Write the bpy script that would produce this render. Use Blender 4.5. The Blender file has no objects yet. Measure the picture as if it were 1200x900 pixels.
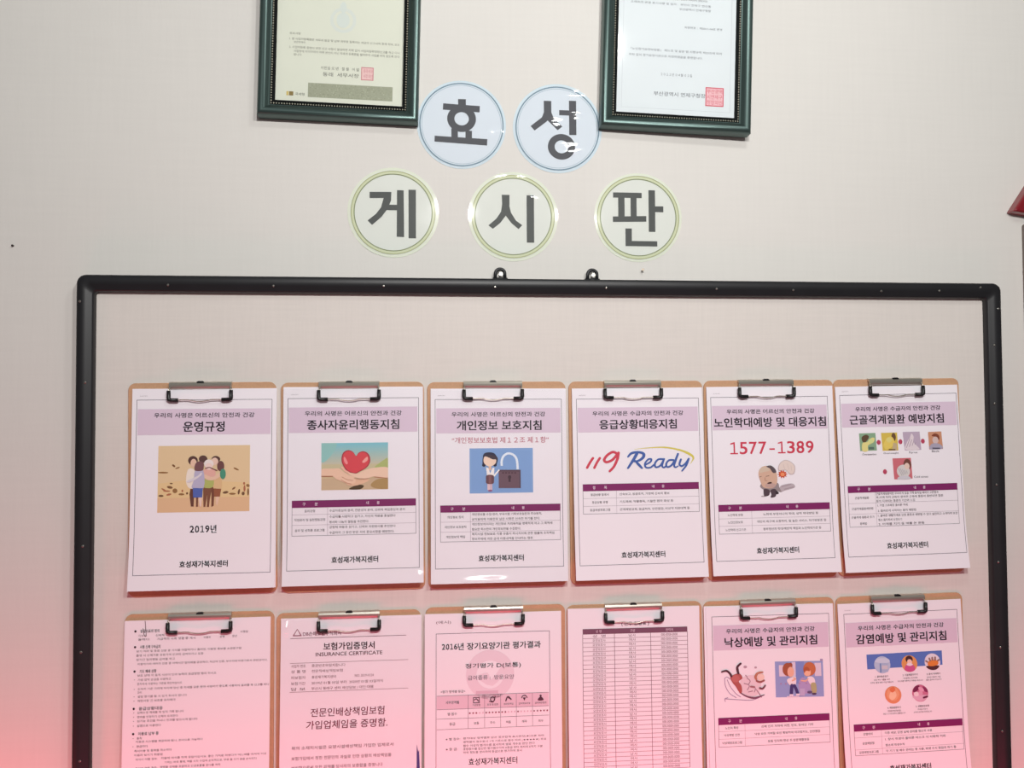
import bpy, bmesh, math, random
from mathutils import Vector, Matrix

SC = bpy.context.scene
COL = SC.collection
R = math.radians
rnd = random.Random(4)

# ------------------------------------------------------------------ camera
cam_d = bpy.data.cameras.new('camera')
cam_d.sensor_width = 36.0
cam_d.lens = 28.5
cam_d.clip_start = 0.01
cam = bpy.data.objects.new('camera', cam_d)
COL.objects.link(cam)
_r = Vector((0.99537977, -0.09585201, -0.00561228))
_u = Vector((0.00275901, -0.02987411, 0.99954986))
_f = Vector((0.09597653, 0.9949472, 0.02947163))
CAM = Vector((0.0, -1.2753568, 1.6))
cam.matrix_world = Matrix(((_r.x, _u.x, -_f.x, CAM.x), (_r.y, _u.y, -_f.y, CAM.y), (_r.z, _u.z, -_f.z, CAM.z), (0, 0, 0, 1)))
SC.camera = cam

# ------------------------------------------------------------------ light, exposure
SC.view_settings.view_transform = 'Standard'
SC.view_settings.look = 'None'
SC.view_settings.exposure = 0.04
SC.view_settings.gamma = 1.0
SC.view_settings.use_curve_mapping = False

world = bpy.data.worlds.new('room_world')
SC.world = world
world.use_nodes = True
WB = world.node_tree.nodes['Background']
WB.inputs[0].default_value = (1.0, 0.985, 0.965, 1)
WB.inputs[1].default_value = 0.115

LAMP = Vector((0.40, -0.86, 2.56))


def area(name, loc, target, sx, sy, power, col, shape='RECTANGLE', spread=None):
    d = bpy.data.lights.new(name, 'AREA')
    d.shape = shape
    d.size = sx
    if shape in ('RECTANGLE', 'ELLIPSE'):
        d.size_y = sy
    d.energy = power
    d.color = col
    if spread:
        d.spread = R(spread)
    o = bpy.data.objects.new(name, d)
    COL.objects.link(o)
    o.location = loc
    v = Vector(target) - Vector(loc)
    o.rotation_euler = v.to_track_quat('-Z', 'Y').to_euler()
    return o


def globe(name, loc, radius, power, col):
    d = bpy.data.lights.new(name, 'POINT')
    d.shadow_soft_size = radius
    d.energy = power
    d.color = col
    o = bpy.data.objects.new(name, d)
    COL.objects.link(o)
    o.location = loc
    return o


globe('near_ceiling_lamp_light', LAMP, 0.06, 8.0, (1.0, 0.99, 0.96))
globe('added_fill_light', (0.515, -1.60, 2.30), 0.05, 35.0, (1.0, 0.99, 0.965))  # added fill with no known fixture, evens the brightness across wall and sheets
globe('added_fill_light', (0.07, -1.60, 2.30), 0.04, 52.0, (1.0, 0.99, 0.965))  # second added fill, brightens the left half; no known lamp here
area('red_display_light', (0.22, -0.46, 0.58), (0.22, 0.0, 0.60), 1.7, 0.40, 10.5, (1.0, 0.04, 0.14), spread=148)
area('red_standby_light', (-0.84, -0.24, 0.74), (-0.76, 0.0, 0.88), 0.14, 0.14, 1.2, (1.0, 0.03, 0.06), spread=145)

# ------------------------------------------------------------------ materials


def lin(c):
    c = c / 255.0
    return c / 12.92 if c <= 0.04045 else ((c + 0.055) / 1.055) ** 2.4


def rgb(c):
    return (lin(c[0]), lin(c[1]), lin(c[2]), 1.0)


_M = {}


def ink(c, rough=0.55):
    key = (c, rough)
    if key not in _M:
        m = bpy.data.materials.new('ink_%02x%02x%02x' % c)
        m.use_nodes = True
        b = m.node_tree.nodes['Principled BSDF']
        b.inputs['Base Color'].default_value = rgb(c)
        b.inputs['Roughness'].default_value = rough
        b.inputs['Specular IOR Level'].default_value = 0.3
        _M[key] = m
    return _M[key]


def pmat(name, c, rough=0.5, metal=0.0, spec=0.5, noise=None, bump=None, coat=0.0):
    """principled material; noise=(scale xyz, amount) tints, bump=(scale xyz, strength, distance)"""
    m = bpy.data.materials.new(name)
    m.use_nodes = True
    nt = m.node_tree
    b = nt.nodes['Principled BSDF']
    b.inputs['Base Color'].default_value = rgb(c)
    b.inputs['Roughness'].default_value = rough
    b.inputs['Metallic'].default_value = metal
    b.inputs['Specular IOR Level'].default_value = spec
    b.inputs['Coat Weight'].default_value = coat
    tc = nt.nodes.new('ShaderNodeTexCoord')

    def nz(scale, detail=4.0):
        mp = nt.nodes.new('ShaderNodeMapping')
        mp.inputs['Scale'].default_value = scale
        nt.links.new(tc.outputs['Object'], mp.inputs['Vector'])
        n = nt.nodes.new('ShaderNodeTexNoise')
        n.inputs['Scale'].default_value = 1.0
        n.inputs['Detail'].default_value = detail
        nt.links.new(mp.outputs[0], n.inputs['Vector'])
        return n
    if noise:
        prev = None
        for sc_, amt in noise:
            n = nz(sc_)
            mr = nt.nodes.new('ShaderNodeMapRange')
            mr.inputs['From Min'].default_value = 0.25
            mr.inputs['From Max'].default_value = 0.75
            mr.inputs['To Min'].default_value = 1 - amt
            mr.inputs['To Max'].default_value = 1 + amt
            nt.links.new(n.outputs['Fac'], mr.inputs['Value'])
            mx = nt.nodes.new('ShaderNodeVectorMath')
            mx.operation = 'SCALE'
            if prev is None:
                mx.inputs[0].default_value = rgb(c)[:3]
            else:
                nt.links.new(prev, mx.inputs[0])
            nt.links.new(mr.outputs[0], mx.inputs['Scale'])
            prev = mx.outputs[0]
        nt.links.new(prev, b.inputs['Base Color'])
    if bump:
        n = nz(bump[0])
        bp = nt.nodes.new('ShaderNodeBump')
        bp.inputs['Strength'].default_value = bump[1]
        bp.inputs['Distance'].default_value = bump[2]
        nt.links.new(n.outputs['Fac'], bp.inputs['Height'])
        nt.links.new(bp.outputs[0], b.inputs['Normal'])
    return m


def film_mat(name, rough=0.03, base=0.045):
    """clear plastic or glass sheet: see-through with a mirror-like sheen"""
    m = bpy.data.materials.new(name)
    m.use_nodes = True
    nt = m.node_tree
    nt.nodes.remove(nt.nodes['Principled BSDF'])
    out = nt.nodes['Material Output']
    tr = nt.nodes.new('ShaderNodeBsdfTransparent')
    gl = nt.nodes.new('ShaderNodeBsdfGlossy')
    gl.inputs['Roughness'].default_value = rough
    gl.inputs['Color'].default_value = (1, 1, 1, 1)
    lw = nt.nodes.new('ShaderNodeLayerWeight')
    lw.inputs['Blend'].default_value = 0.5
    p = nt.nodes.new('ShaderNodeMath')
    p.operation = 'POWER'
    p.inputs[1].default_value = 5.0
    nt.links.new(lw.outputs['Facing'], p.inputs[0])
    ma = nt.nodes.new('ShaderNodeMath')
    ma.operation = 'MULTIPLY_ADD'
    ma.inputs[1].default_value = 0.85
    ma.inputs[2].default_value = base
    nt.links.new(p.outputs[0], ma.inputs[0])
    mx = nt.nodes.new('ShaderNodeMixShader')
    nt.links.new(ma.outputs[0], mx.inputs[0])
    nt.links.new(tr.outputs[0], mx.inputs[1])
    nt.links.new(gl.outputs[0], mx.inputs[2])
    nt.links.new(mx.outputs[0], out.inputs['Surface'])
    return m


M_WALL = pmat('wallpaper', (219, 216, 211), 0.75, spec=0.25,
              noise=[((3, 3, 3), 0.018), ((160, 160, 9), 0.012), ((9, 9, 160), 0.012)], bump=((260, 260, 90), 0.12, 0.001))
M_PANEL = pmat('board_facing', (219, 213, 207), 0.6, spec=0.3,
               noise=[((2.5, 2.5, 2.5), 0.015), ((240, 240, 14), 0.02), ((14, 14, 240), 0.02)], bump=((320, 320, 120), 0.10, 0.001))
M_BLACK = pmat('black_frame_plastic', (30, 30, 33), 0.42, spec=0.45, noise=[((30, 30, 30), 0.12)])
M_SCREW = pmat('screw_metal', (150, 148, 142), 0.35, 0.9)
M_MDF = pmat('clipboard_hardboard', (200, 156, 122), 0.6, spec=0.3, noise=[((60, 60, 60), 0.06), ((400, 400, 400), 0.06)])
M_CHROME = pmat('clip_steel', (200, 194, 182), 0.36, 0.85)
M_RUBBER = pmat('black_grip_plastic', (22, 20, 22), 0.4)
M_PAPER = pmat('white_paper', (243, 239, 245), 0.7, spec=0.25, noise=[((8, 8, 8), 0.008)])
M_GREEN = pmat('dark_green_lacquer', (80, 98, 95), 0.37, 0.75, spec=0.6, noise=[((14, 14, 14), 0.06)])
M_LIP = pmat('black_inner_lip', (12, 15, 15), 0.7, spec=0.1)
M_GOLD = pmat('gold_bead', (226, 222, 200), 0.45, 0.2)
M_CERT_A = pmat('cream_certificate_paper', (222, 225, 210), 0.65, spec=0.25, noise=[((12, 12, 12), 0.012)])
M_CERT_B = pmat('white_certificate_paper', (224, 231, 234), 0.65, spec=0.25, noise=[((12, 12, 12), 0.01)])
M_GLASS = film_mat('picture_glass', 0.07, 0.05)
M_FILM = film_mat('laminating_film', 0.05, 0.035)
M_SLEEVE = film_mat('clear_sleeve_film', 0.20, 0.04)
M_RED = pmat('dark_red_enamel', (128, 16, 30), 0.3, spec=0.6, coat=0.4)
M_POST = pmat('grey_brown_door_casing', (116, 104, 98), 0.5, noise=[((40, 40, 3), 0.05)])
M_NAIL = pmat('nail_steel', (150, 138, 125), 0.4, 0.8)
M_DARK = pmat('dark_hole', (50, 44, 40), 0.8)

# ------------------------------------------------------------------ mesh helpers


class MB:
    """collects faces with a material each, then links them as ONE mesh object"""

    def __init__(self):
        self.v = []
        self.f = []
        self.m = []
        self.mats = []

    def mi(self, mat):
        if mat not in self.mats:
            self.mats.append(mat)
        return self.mats.index(mat)

    def add(self, verts, faces, mat):
        o = len(self.v)
        k = self.mi(mat)
        self.v += [tuple(p) for p in verts]
        for f in faces:
            self.f.append([i + o for i in f])
            self.m.append(k)

    def box(self, x0, x1, y0, y1, z0, z1, mat):
        vs = [(x, y, z) for x in (x0, x1) for y in (y0, y1) for z in (z0, z1)]
        self.add(vs, [(0, 1, 3, 2), (4, 6, 7, 5), (0, 4, 5, 1), (2, 3, 7, 6), (0, 2, 6, 4), (1, 5, 7, 3)], mat)

    def tube(self, pts, r, mat, n=8, closed=False):
        pts = [Vector(p) for p in pts]
        N = len(pts)
        rings = []
        up = Vector((0.13, 0.97, 0.21))
        for i, p in enumerate(pts):
            a = pts[(i - 1) % N] if (closed or i > 0) else p
            b = pts[(i + 1) % N] if (closed or i < N - 1) else p
            t = (b - a).normalized()
            s = t.cross(up).normalized()
            w = s.cross(t)
            rr = r[i] if isinstance(r, (list, tuple)) else r
            rings.append([p + s * rr * math.cos(2 * math.pi * k / n) + w * rr * math.sin(2 * math.pi * k / n) for k in range(n)])
        vs = [q for g in rings for q in g]
        fs = []
        for i in range(N if closed else N - 1):
            j = (i + 1) % N
            for k in range(n):
                fs.append((i * n + k, i * n + (k + 1) % n, j * n + (k + 1) % n, j * n + k))
        if not closed:
            fs.append(tuple(range(n))[::-1])
            fs.append(tuple((N - 1) * n + k for k in range(n)))
        self.add(vs, fs, mat)

    def build(self, name, parent=None, smooth=False, bevel=0.0, seg=2):
        me = bpy.data.meshes.new(name)
        me.from_pydata(self.v, [], self.f)
        for m in self.mats:
            me.materials.append(m)
        me.polygons.foreach_set('material_index', self.m)
        if smooth:
            me.polygons.foreach_set('use_smooth', [True] * len(self.f))
        me.update()
        o = bpy.data.objects.new(name, me)
        COL.objects.link(o)
        if parent:
            o.parent = parent
        if bevel:
            b = o.modifiers.new('bevel', 'BEVEL')
            b.width = bevel
            b.segments = seg
            b.limit_method = 'ANGLE'
        return o


def fix_normals(o):
    bm = bmesh.new()
    bm.from_mesh(o.data)
    bmesh.ops.recalc_face_normals(bm, faces=bm.faces)
    bm.to_mesh(o.data)
    bm.free()
    return o


def thing(name, label, cat, loc=(0, 0, 0), rot=(0, 0, 0), group=None):
    o = bpy.data.objects.new(name, None)
    o.empty_display_size = 0.05
    COL.objects.link(o)
    o.location = loc
    o.rotation_euler = rot
    o['label'] = label
    o['category'] = cat
    if group:
        o['group'] = group
    return o


def tag(o, label, cat, group=None):
    o['label'] = label
    o['category'] = cat
    if group:
        o['group'] = group
    return o


def rrect(x0, x1, z0, z1, r, n=6):
    pts = []
    for cx, cz, a0 in ((x1 - r, z1 - r, 0), (x0 + r, z1 - r, 90), (x0 + r, z0 + r, 180), (x1 - r, z0 + r, 270)):
        for k in range(n + 1):
            a = R(a0 + 90 * k / n)
            pts.append((cx + r * math.cos(a), cz + r * math.sin(a)))
    return pts


def slab(mb, pts, y0, y1, mat):
    """prism of a front-view outline pts (x,z) between y0 (front) and y1 (back)"""
    n = len(pts)
    vs = [(x, y0, z) for x, z in pts] + [(x, y1, z) for x, z in pts]
    fs = [tuple(range(n)), tuple(range(2 * n - 1, n - 1, -1))]
    fs += [(i, i + n, (i + 1) % n + n, (i + 1) % n) for i in range(n)]
    mb.add(vs, fs, mat)


# ---- text: every string becomes flat outlines (built-in font), normalised to a unit box
_T = {}


def glyphs(body, bold=0.0, res=3, shear=0.0):
    key = (body, res, shear)
    if key in _T:
        return _T[key]
    if 'type' not in bpy.data.objects:
        bpy.data.objects.new('type', bpy.data.curves.new('type', 'FONT'))
    o = bpy.data.objects['type']                # never linked: only used to read outlines
    c = o.data
    c.body = body
    c.resolution_u = res
    c.shear = shear
    c.fill_mode = 'FRONT'
    me = o.to_mesh()
    vs = [(v.co.x, v.co.y) for v in me.vertices]
    fs = [tuple(p.vertices) for p in me.polygons]
    o.to_mesh_clear()
    xs = [v[0] for v in vs]
    ys = [v[1] for v in vs]
    x0, x1, y0, y1 = min(xs), max(xs), min(ys), max(ys)
    w, h = x1 - x0, y1 - y0
    vs = [((x - x0) / w, (y - y0) / h) for x, y in vs]
    _T[key] = (vs, fs, w, h)
    return _T[key]


def catmull(pts, n=6, closed=False):
    out = []
    N = len(pts)
    rng = range(N if closed else N - 1)
    for i in rng:
        p0 = pts[(i - 1) % N] if (closed or i > 0) else pts[i]
        p1 = pts[i]
        p2 = pts[(i + 1) % N]
        p3 = pts[(i + 2) % N] if (closed or i + 2 < N) else p2
        for k in range(n):
            t = k / n
            out.append(tuple(0.5 * (2 * b + (c - a) * t + (2 * a - 5 * b + 4 * c - d) * t * t + (3 * b - a - 3 * c + d) * t ** 3)
                             for a, b, c, d in zip(p0, p1, p2, p3)))
    if not closed:
        out.append(tuple(pts[-1]))
    return out


class Print(MB):
    """flat printing laid on a sheet, in millimetres: x to the right, y downward from the top left corner"""

    def __init__(self, W=210.0, H=297.0, lift=0.00014, curl=0.0):
        super().__init__()
        self.W, self.H, self.lift, self.curl = W, H, lift, curl
        self.tf = None                      # optional (x, y) -> mm map for drawings
        self.clip = None                    # optional mm window (x0, y0, x1, y1)
        self.k = 0

    def P(self, x, y, lay):
        if self.tf:
            x, y = self.tf(x, y)
        t = max(0.0, (y - 200.0) / 97.0)
        return ((x - self.W / 2) / 1000, -self.lift * lay - self.curl * t * t, (self.H / 2 - y) / 1000)

    def up(self, lay):
        """a hair more lift for each further patch, so overlapping inks never share a plane"""
        self.k += 1
        return lay + 0.012 * (self.k % 60)

    def poly(self, pts, c, lay=1, smooth=0):
        if smooth:
            pts = catmull(pts, smooth, True)
        m = c if not isinstance(c, tuple) else ink(c)
        lay = self.up(lay)
        if self.clip:
            tf = self.tf
            if tf:
                pts = [tf(x, y) for x, y in pts]
            x0, y0, x1, y1 = self.clip
            for ax, lim, sg in ((0, x0, 1), (0, x1, -1), (1, y0, 1), (1, y1, -1)):
                out = []
                for i, q in enumerate(pts):
                    r_ = pts[i - 1]
                    a, b = sg * (r_[ax] - lim), sg * (q[ax] - lim)
                    if (a >= 0) != (b >= 0):
                        t = a / (a - b)
                        out.append((r_[0] + (q[0] - r_[0]) * t, r_[1] + (q[1] - r_[1]) * t))
                    if b >= 0:
                        out.append(q)
                pts = out
            if len(pts) < 3:
                return
            self.tf = None
            vs = [self.P(x, y, lay) for x, y in pts]
            self.tf = tf
        else:
            vs = [self.P(x, y, lay) for x, y in pts]
        self.add(vs, [tuple(range(len(pts)))], m)

    def rect(self, x0, y0, x1, y1, c, lay=1):
        m = c if not isinstance(c, tuple) else ink(c)
        n = max(1, int(abs(y1 - y0) / 10)) if not self.tf else 1
        lay = self.up(lay)
        vs, fs = [], []
        for i in range(n + 1):
            y = y0 + (y1 - y0) * i / n
            vs += [self.P(x0, y, lay), self.P(x1, y, lay)]
        for i in range(n):
            fs.append((2 * i, 2 * i + 1, 2 * i + 3, 2 * i + 2))
        self.add(vs, fs, m)

    def frame(self, x0, y0, x1, y1, w, c, lay=1):
        self.rect(x0, y0, x1, y0 + w, c, lay)
        self.rect(x0, y1 - w, x1, y1, c, lay)
        self.rect(x0, y0, x0 + w, y1, c, lay)
        self.rect(x1 - w, y0, x1, y1, c, lay)

    def ell(self, cx, cy, rx, ry, c, lay=1, n=28, rot=0.0):
        a = R(rot)
        self.poly([(cx + rx * math.cos(t) * math.cos(a) - ry * math.sin(t) * math.sin(a),
                    cy + rx * math.cos(t) * math.sin(a) + ry * math.sin(t) * math.cos(a))
                   for t in [2 * math.pi * k / n for k in range(n)]], c, lay)

    def ring(self, cx, cy, r0, r1, c, lay=1, n=72, a0=0, a1=360, ry=None):
        q = 1.0 if ry is None else ry
        lay = self.up(lay)
        m = c if not isinstance(c, tuple) else ink(c)
        vs, fs = [], []
        for k in range(n + 1):
            a = R(a0 + (a1 - a0) * k / n)
            vs += [self.P(cx + r0 * math.cos(a), cy + q * r0 * math.sin(a), lay), self.P(cx + r1 * math.cos(a), cy + q * r1 * math.sin(a), lay)]
        for k in range(n):
            fs.append((2 * k, 2 * k + 1, 2 * k + 3, 2 * k + 2))
        self.add(vs, fs, m)

    def stroke(self, pts, w, c, lay=1, smooth=5, cap=True):
        """ribbon along pts; w is one width or a width for every point"""
        lay = self.up(lay)
        ws = w if isinstance(w, (list, tuple)) else [w] * len(pts)
        p3 = [(x, y, q) for (x, y), q in zip(pts, ws)]
        if smooth and len(pts) > 2:
            p3 = catmull(p3, smooth)
        m = c if not isinstance(c, tuple) else ink(c)
        L, Rr = [], []
        for i, (x, y, q) in enumerate(p3):
            ax, ay, _ = p3[max(0, i - 1)]
            bx, by, _ = p3[min(len(p3) - 1, i + 1)]
            d = math.hypot(bx - ax, by - ay) or 1e-6
            nx, ny = -(by - ay) / d, (bx - ax) / d
            L.append((x + nx * q / 2, y + ny * q / 2))
            Rr.append((x - nx * q / 2, y - ny * q / 2))
        vs = [self.P(x, y, lay) for pr in zip(L, Rr) for x, y in pr]
        fs = [(2 * i, 2 * i + 1, 2 * i + 3, 2 * i + 2) for i in range(len(p3) - 1)]
        self.add(vs, fs, m)
        if cap:
            for (x, y, q) in (p3[0], p3[-1]):
                self.ell(x, y, q / 2, q / 2, c, lay + 0.3, 12)

    def text(self, body, x0, x1, y0, y1, c, lay=2, bold=0.0, slope=0.0, shear=0.0, res=3):
        """string fitted into the box; x1 None keeps the natural width"""
        vs, fs, w, h = glyphs(body, bold, res, shear)
        if x1 is None:
            x1 = x0 + w / h * (y1 - y0)
        m = c if not isinstance(c, tuple) else ink(c)
        e = bold * (y1 - y0) / h if bold > 0.003 else 0.0
        offs = [(0, 0)] if e == 0 else [(-e, -e * 0.7), (e, -e * 0.7), (-e, e * 0.7), (e, e * 0.7)]
        for k, (ox, oy) in enumerate(offs):
            pts = [self.P(x0 + e + ox + u * (x1 - x0 - 2 * e), y1 - v * (y1 - y0) + oy + slope * u * (x1 - x0), lay + 0.04 * k) for u, v in vs]
            self.add(pts, fs, m)

    def ctext(self, body, xc, yc, h, c, wmax=None, **k):
        vs, fs, w, hh = glyphs(body, k.get('bold', 0.0), k.get('res', 3), k.get('shear', 0.0))
        ww = w / hh * h
        if wmax:
            ww = min(ww, wmax)
        self.text(body, xc - ww / 2, xc + ww / 2, yc - h / 2, yc + h / 2, c, **k)


# ------------------------------------------------------------------ the setting
w_ = MB()
w_.box(-2.4, 2.6, 0.0, 0.12, 0.0, 2.9, M_WALL)
wall = w_.build('wall_back')
wall['kind'] = 'structure'

# door casing at the right edge, running down from just under the red sign
c_ = MB()
c_.box(0.9905, 1.075, -0.028, 0.0, 0.0, 1.905, M_POST)
c_.box(1.002, 1.063, -0.034, -0.028, 0.0, 1.893, M_POST)
cas = c_.build('trim_1', bevel=0.003)
cas['kind'] = 'structure'

# ------------------------------------------------------------------ the black framed board
bd = thing('notice_board', 'wide black-framed notice board with a pale fabric face holding twelve clipboards', 'notice board', (0.2, 0, 1.35))
XL, XR, ZT, ZB = -0.5268, 0.9340, 1.8015, 0.895
IL, IR, IT, IB = -0.5025, 0.9088, 1.7762, 0.920


def loc_pts(pts):
    return [(x - 0.2, z - 1.35) for x, z in pts]


p_ = MB()
slab(p_, loc_pts(rrect(IL - 0.012, IR + 0.012, IB - 0.012, IT + 0.012, 0.006)), -0.012, -0.002, M_PANEL)
fix_normals(p_.build('panel', bd))
# one continuous rounded rail: loops of a profile round the rectangle
f_ = MB()
prof = [(0.0, -0.001), (0.0, -0.021), (0.0012, -0.0242), (0.004, -0.0256), (0.0135, -0.0262), (0.0150, -0.0250), (0.0225, -0.0240), (0.0243, -0.0225), (0.0252, -0.019), (0.0252, -0.0121)]
loops = []
for d, y in prof:
    rad = 0.013 - d * 0.30
    loops.append([(x, y, z) for x, z in loc_pts(rrect(XL + d * 0.98, XR - d, ZB + d, ZT - d, rad, 6))])
n = len(loops[0])
vs = [q for l in loops for q in l]
fs = []
for i in range(len(loops) - 1):
    for k in range(n):
        fs.append((i * n + k, i * n + (k + 1) % n, (i + 1) * n + (k + 1) % n, (i + 1) * n + k))
f_.add(vs, fs, M_BLACK)
fix_normals(f_.build('frame', bd, smooth=True))
SCREWS = [(-0.5205, 1.761), (-0.512, 1.641), (-0.513, 1.401), (-0.514, 1.247), (-0.514, 1.09), (-0.395, 1.7865), (-0.241, 1.7865), (-0.076, 1.788),
          (0.095, 1.788), (0.27, 1.788), (0.449, 1.788), (0.576, 1.787), (0.725, 1.7865), (0.825, 1.788), (0.897, 1.794), (0.927, 1.759),
          (0.919, 1.699), (0.917, 1.603), (0.917, 1.470), (0.917, 1.344), (0.917, 1.206), (0.917, 1.071)]
for x, z in SCREWS:
    s_ = MB()
    s_.tube([(x - 0.2, -0.0215, z - 1.35), (x - 0.2, -0.0262, z - 1.35), (x - 0.2, -0.0268, z - 1.35)], [0.0019, 0.0019, 0.0011], M_SCREW, 8)
    s_.build('screw', bd, smooth=False)
for x in (0.1042, 0.2513):
    h_ = MB()
    X, Z = x - 0.2, 1.8015 - 1.35
    # plate foot, arched ring tab, inner hook
    h_.box(X - 0.0115, X + 0.0115, -0.013, -0.006, Z - 0.001, Z + 0.0028, M_BLACK)
    arch = [(X + 0.0075 * math.cos(R(a)), -0.010, Z + 0.0095 + 0.0075 * math.sin(R(a))) for a in range(0, 181, 15)]
    arch = [(X + 0.0078, -0.010, Z + 0.001)] + arch + [(X - 0.0078, -0.010, Z + 0.001)]
    h_.tube(arch, 0.0026, M_BLACK, 8)
    h_.build('hanging_loop', bd, smooth=True)
    k_ = MB()
    k_.tube([(X + 0.001, 0.0, Z + 0.0085), (X + 0.001, -0.012, Z + 0.0085), (X + 0.001, -0.0145, Z + 0.0085)], [0.0022, 0.0022, 0.0034], M_SCREW, 10)
    tag(k_.build('wall_screw'), 'steel screw in the left loop on top of the board frame' if x < 0.2 else 'steel screw in the right loop on top of the board frame', 'screw')
    bpy.data.objects[k_ and ('wall_screw' if x < 0.2 else 'wall_screw.001')].location = (0.2, 0, 1.35)

# ------------------------------------------------------------------ clipboards
BX = [-0.3453, -0.1227, 0.0984, 0.3197, 0.5385, 0.7557]
BX2 = [-0.3490, -0.1290, 0.0940, 0.3140, 0.5337, 0.7536]
BT = [1.6408, 1.6408, 1.6408, 1.6414, 1.6423, 1.6440]
BT2 = [1.2967, 1.2922, 1.2940, 1.2918, 1.2917, 1.2930]
BROT = [0.008, 0.005, 0.003, 0.004, 0.005, 0.011, -0.003, 0.0, -0.003, 0.004, 0.008, 0.010]
CX = [-0.3472, -0.1279, 0.0919, 0.3130, 0.5312, 0.7508, -0.3478, -0.1285, 0.0901, 0.3108, 0.5293, 0.7472]
BW, BH = 0.2165, 0.318


def clipboard(i, label):
    row2 = i >= 6
    cx = (BX2 if row2 else BX)[i % 6]
    top = (BT2 if row2 else BT)[i % 6]
    r = thing('clipboard', label, 'clipboard', (cx, -0.012, top - BH / 2), (0, -BROT[i], 0), 'clipboards on the notice board')
    b = MB()
    slab(b, rrect(-BW / 2, BW / 2, -BH / 2, BH / 2, 0.011), -0.003, 0.0, M_MDF)
    fix_normals(b.build('backing_board', r, bevel=0.0006, seg=1))
    ox = CX[i] - cx
    zt = BH / 2
    # sprung steel bar: rounded lip profile swept along x
    c = MB()
    prof = [(-0.003, 0.0012), (-0.0058, 0.0012), (-0.0088, -0.0002), (-0.0104, -0.0030), (-0.0100, -0.0062), (-0.0085, -0.0090), (-0.0066, -0.0100), (-0.0062, -0.0092), (-0.0075, -0.0070), (-0.0082, -0.0045), (-0.003, -0.0020)]
    hw = 0.0455
    vs, fs = [], []
    m = len(prof)
    for x in (-hw, -hw + 0.001, hw - 0.001, hw):
        for y, z in prof:
            vs.append((ox + x, y, zt + z))
    for s in range(3):
        for k in range(m):
            fs.append((s * m + k, s * m + (k + 1) % m, (s + 1) * m + (k + 1) % m, (s + 1) * m + k))
    fs += [tuple(range(m)), tuple(range(4 * m - 1, 3 * m - 1, -1))]
    c.add(vs, fs, M_CHROME)
    bar = fix_normals(c.build('clip_bar', r))
    t = MB()
    slab(t, [(ox + x, zt + z) for x, z in ((-0.0055, -0.0006), (0.0055, -0.0006), (0.0046, 0.0012), (0.0028, 0.0022), (-0.0028, 0.0022), (-0.0046, 0.0012))], -0.0100, -0.0060, M_RUBBER)
    fix_normals(t.build('release_tab', bar))
    # bent wire lever that swings down over the paper
    w = MB()
    wy = -0.0118
    gx = 0.0452
    zb = zt - 0.0262
    pts = [(-gx + 0.002, -0.0086, zt - 0.0062), (-gx, wy, zt - 0.0105), (-gx, wy, zb + 0.003), (-gx + 0.001, wy, zb + 0.0008), (-gx + 0.003, wy, zb)]
    for k in range(13):
        u = -0.024 + 0.048 * k / 12
        pts.append((u, wy - 0.0004, zb - 0.0022 * max(0.0, math.cos(u / 0.016 * math.pi / 2)) if abs(u) < 0.016 else zb + 0.0003))
    pts += [(-x, y, z) for x, y, z in pts[4::-1]]
    w.tube([(x + ox, y, z) for x, y, z in pts], 0.0009, M_CHROME, 8)
    lev = w.build('wire_lever', bar, smooth=True)
    for s in (-1, 1):
        g = MB()
        path = [(s * gx, wy, zt - 0.0118), (s * gx, wy, zb + 0.0034), (s * (gx - 0.0006), wy, zb + 0.0010), (s * (gx - 0.0030), wy, zb), (s * (gx - 0.0135), wy, zb)]
        g.tube([(x + ox, y, z) for x, y, z in path], [0.0028, 0.0031, 0.0032, 0.0031, 0.0030], M_RUBBER, 10)
        g.build('rubber_grip', lev, smooth=True)
    return r


CB = ['tan clipboard in the upper row holding the notice with the hugging family picture',
      'tan clipboard in the upper row holding the red heart notice',
      'tan clipboard in the upper row holding the woman and padlock notice',
      'tan clipboard in the upper row holding the 119 Ready notice',
      'tan clipboard in the upper row holding the red 1577-1389 notice',
      'tan clipboard at the right end of the upper row holding small square pictures',
      'tan clipboard at the left end of the lower row holding bulleted text',
      'tan clipboard in the lower row holding the insurance certificate',
      'tan clipboard in the lower row holding the 2016 evaluation result page',
      'tan clipboard in the lower row holding the long list of table rows',
      'tan clipboard in the lower row holding the fall prevention notice with two cartoons',
      'tan clipboard at the right end of the lower row holding round pictures']
for i, l in enumerate(CB):
    clipboard(i, l)

# ------------------------------------------------------------------ documents
DOC = [(-0.3422, 1.4834, 0.0018), (-0.1217, 1.4848, 0.0034), (0.0999, 1.4819, -0.001), (0.3214, 1.4821, 0.0057), (0.5387, 1.4839, 0.0072), (0.7545, 1.4843, 0.0146),
       (-0.3500, 1.1400, 0.0007), (-0.1251, 1.1361, -0.0015), (0.0896, 1.1360, -0.004), (0.3107, 1.1377, -0.006), (0.5322, 1.1346, 0.0), (0.7521, 1.1345, 0.0127)]
TXT = (36, 27, 38)
SMALL = (56, 46, 58)
BAND = (222, 202, 220)
LINE = (108, 98, 112)
THIN = (160, 146, 160)
PURPLE = (128, 38, 100)
WHITE = (240, 226, 238)


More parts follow.
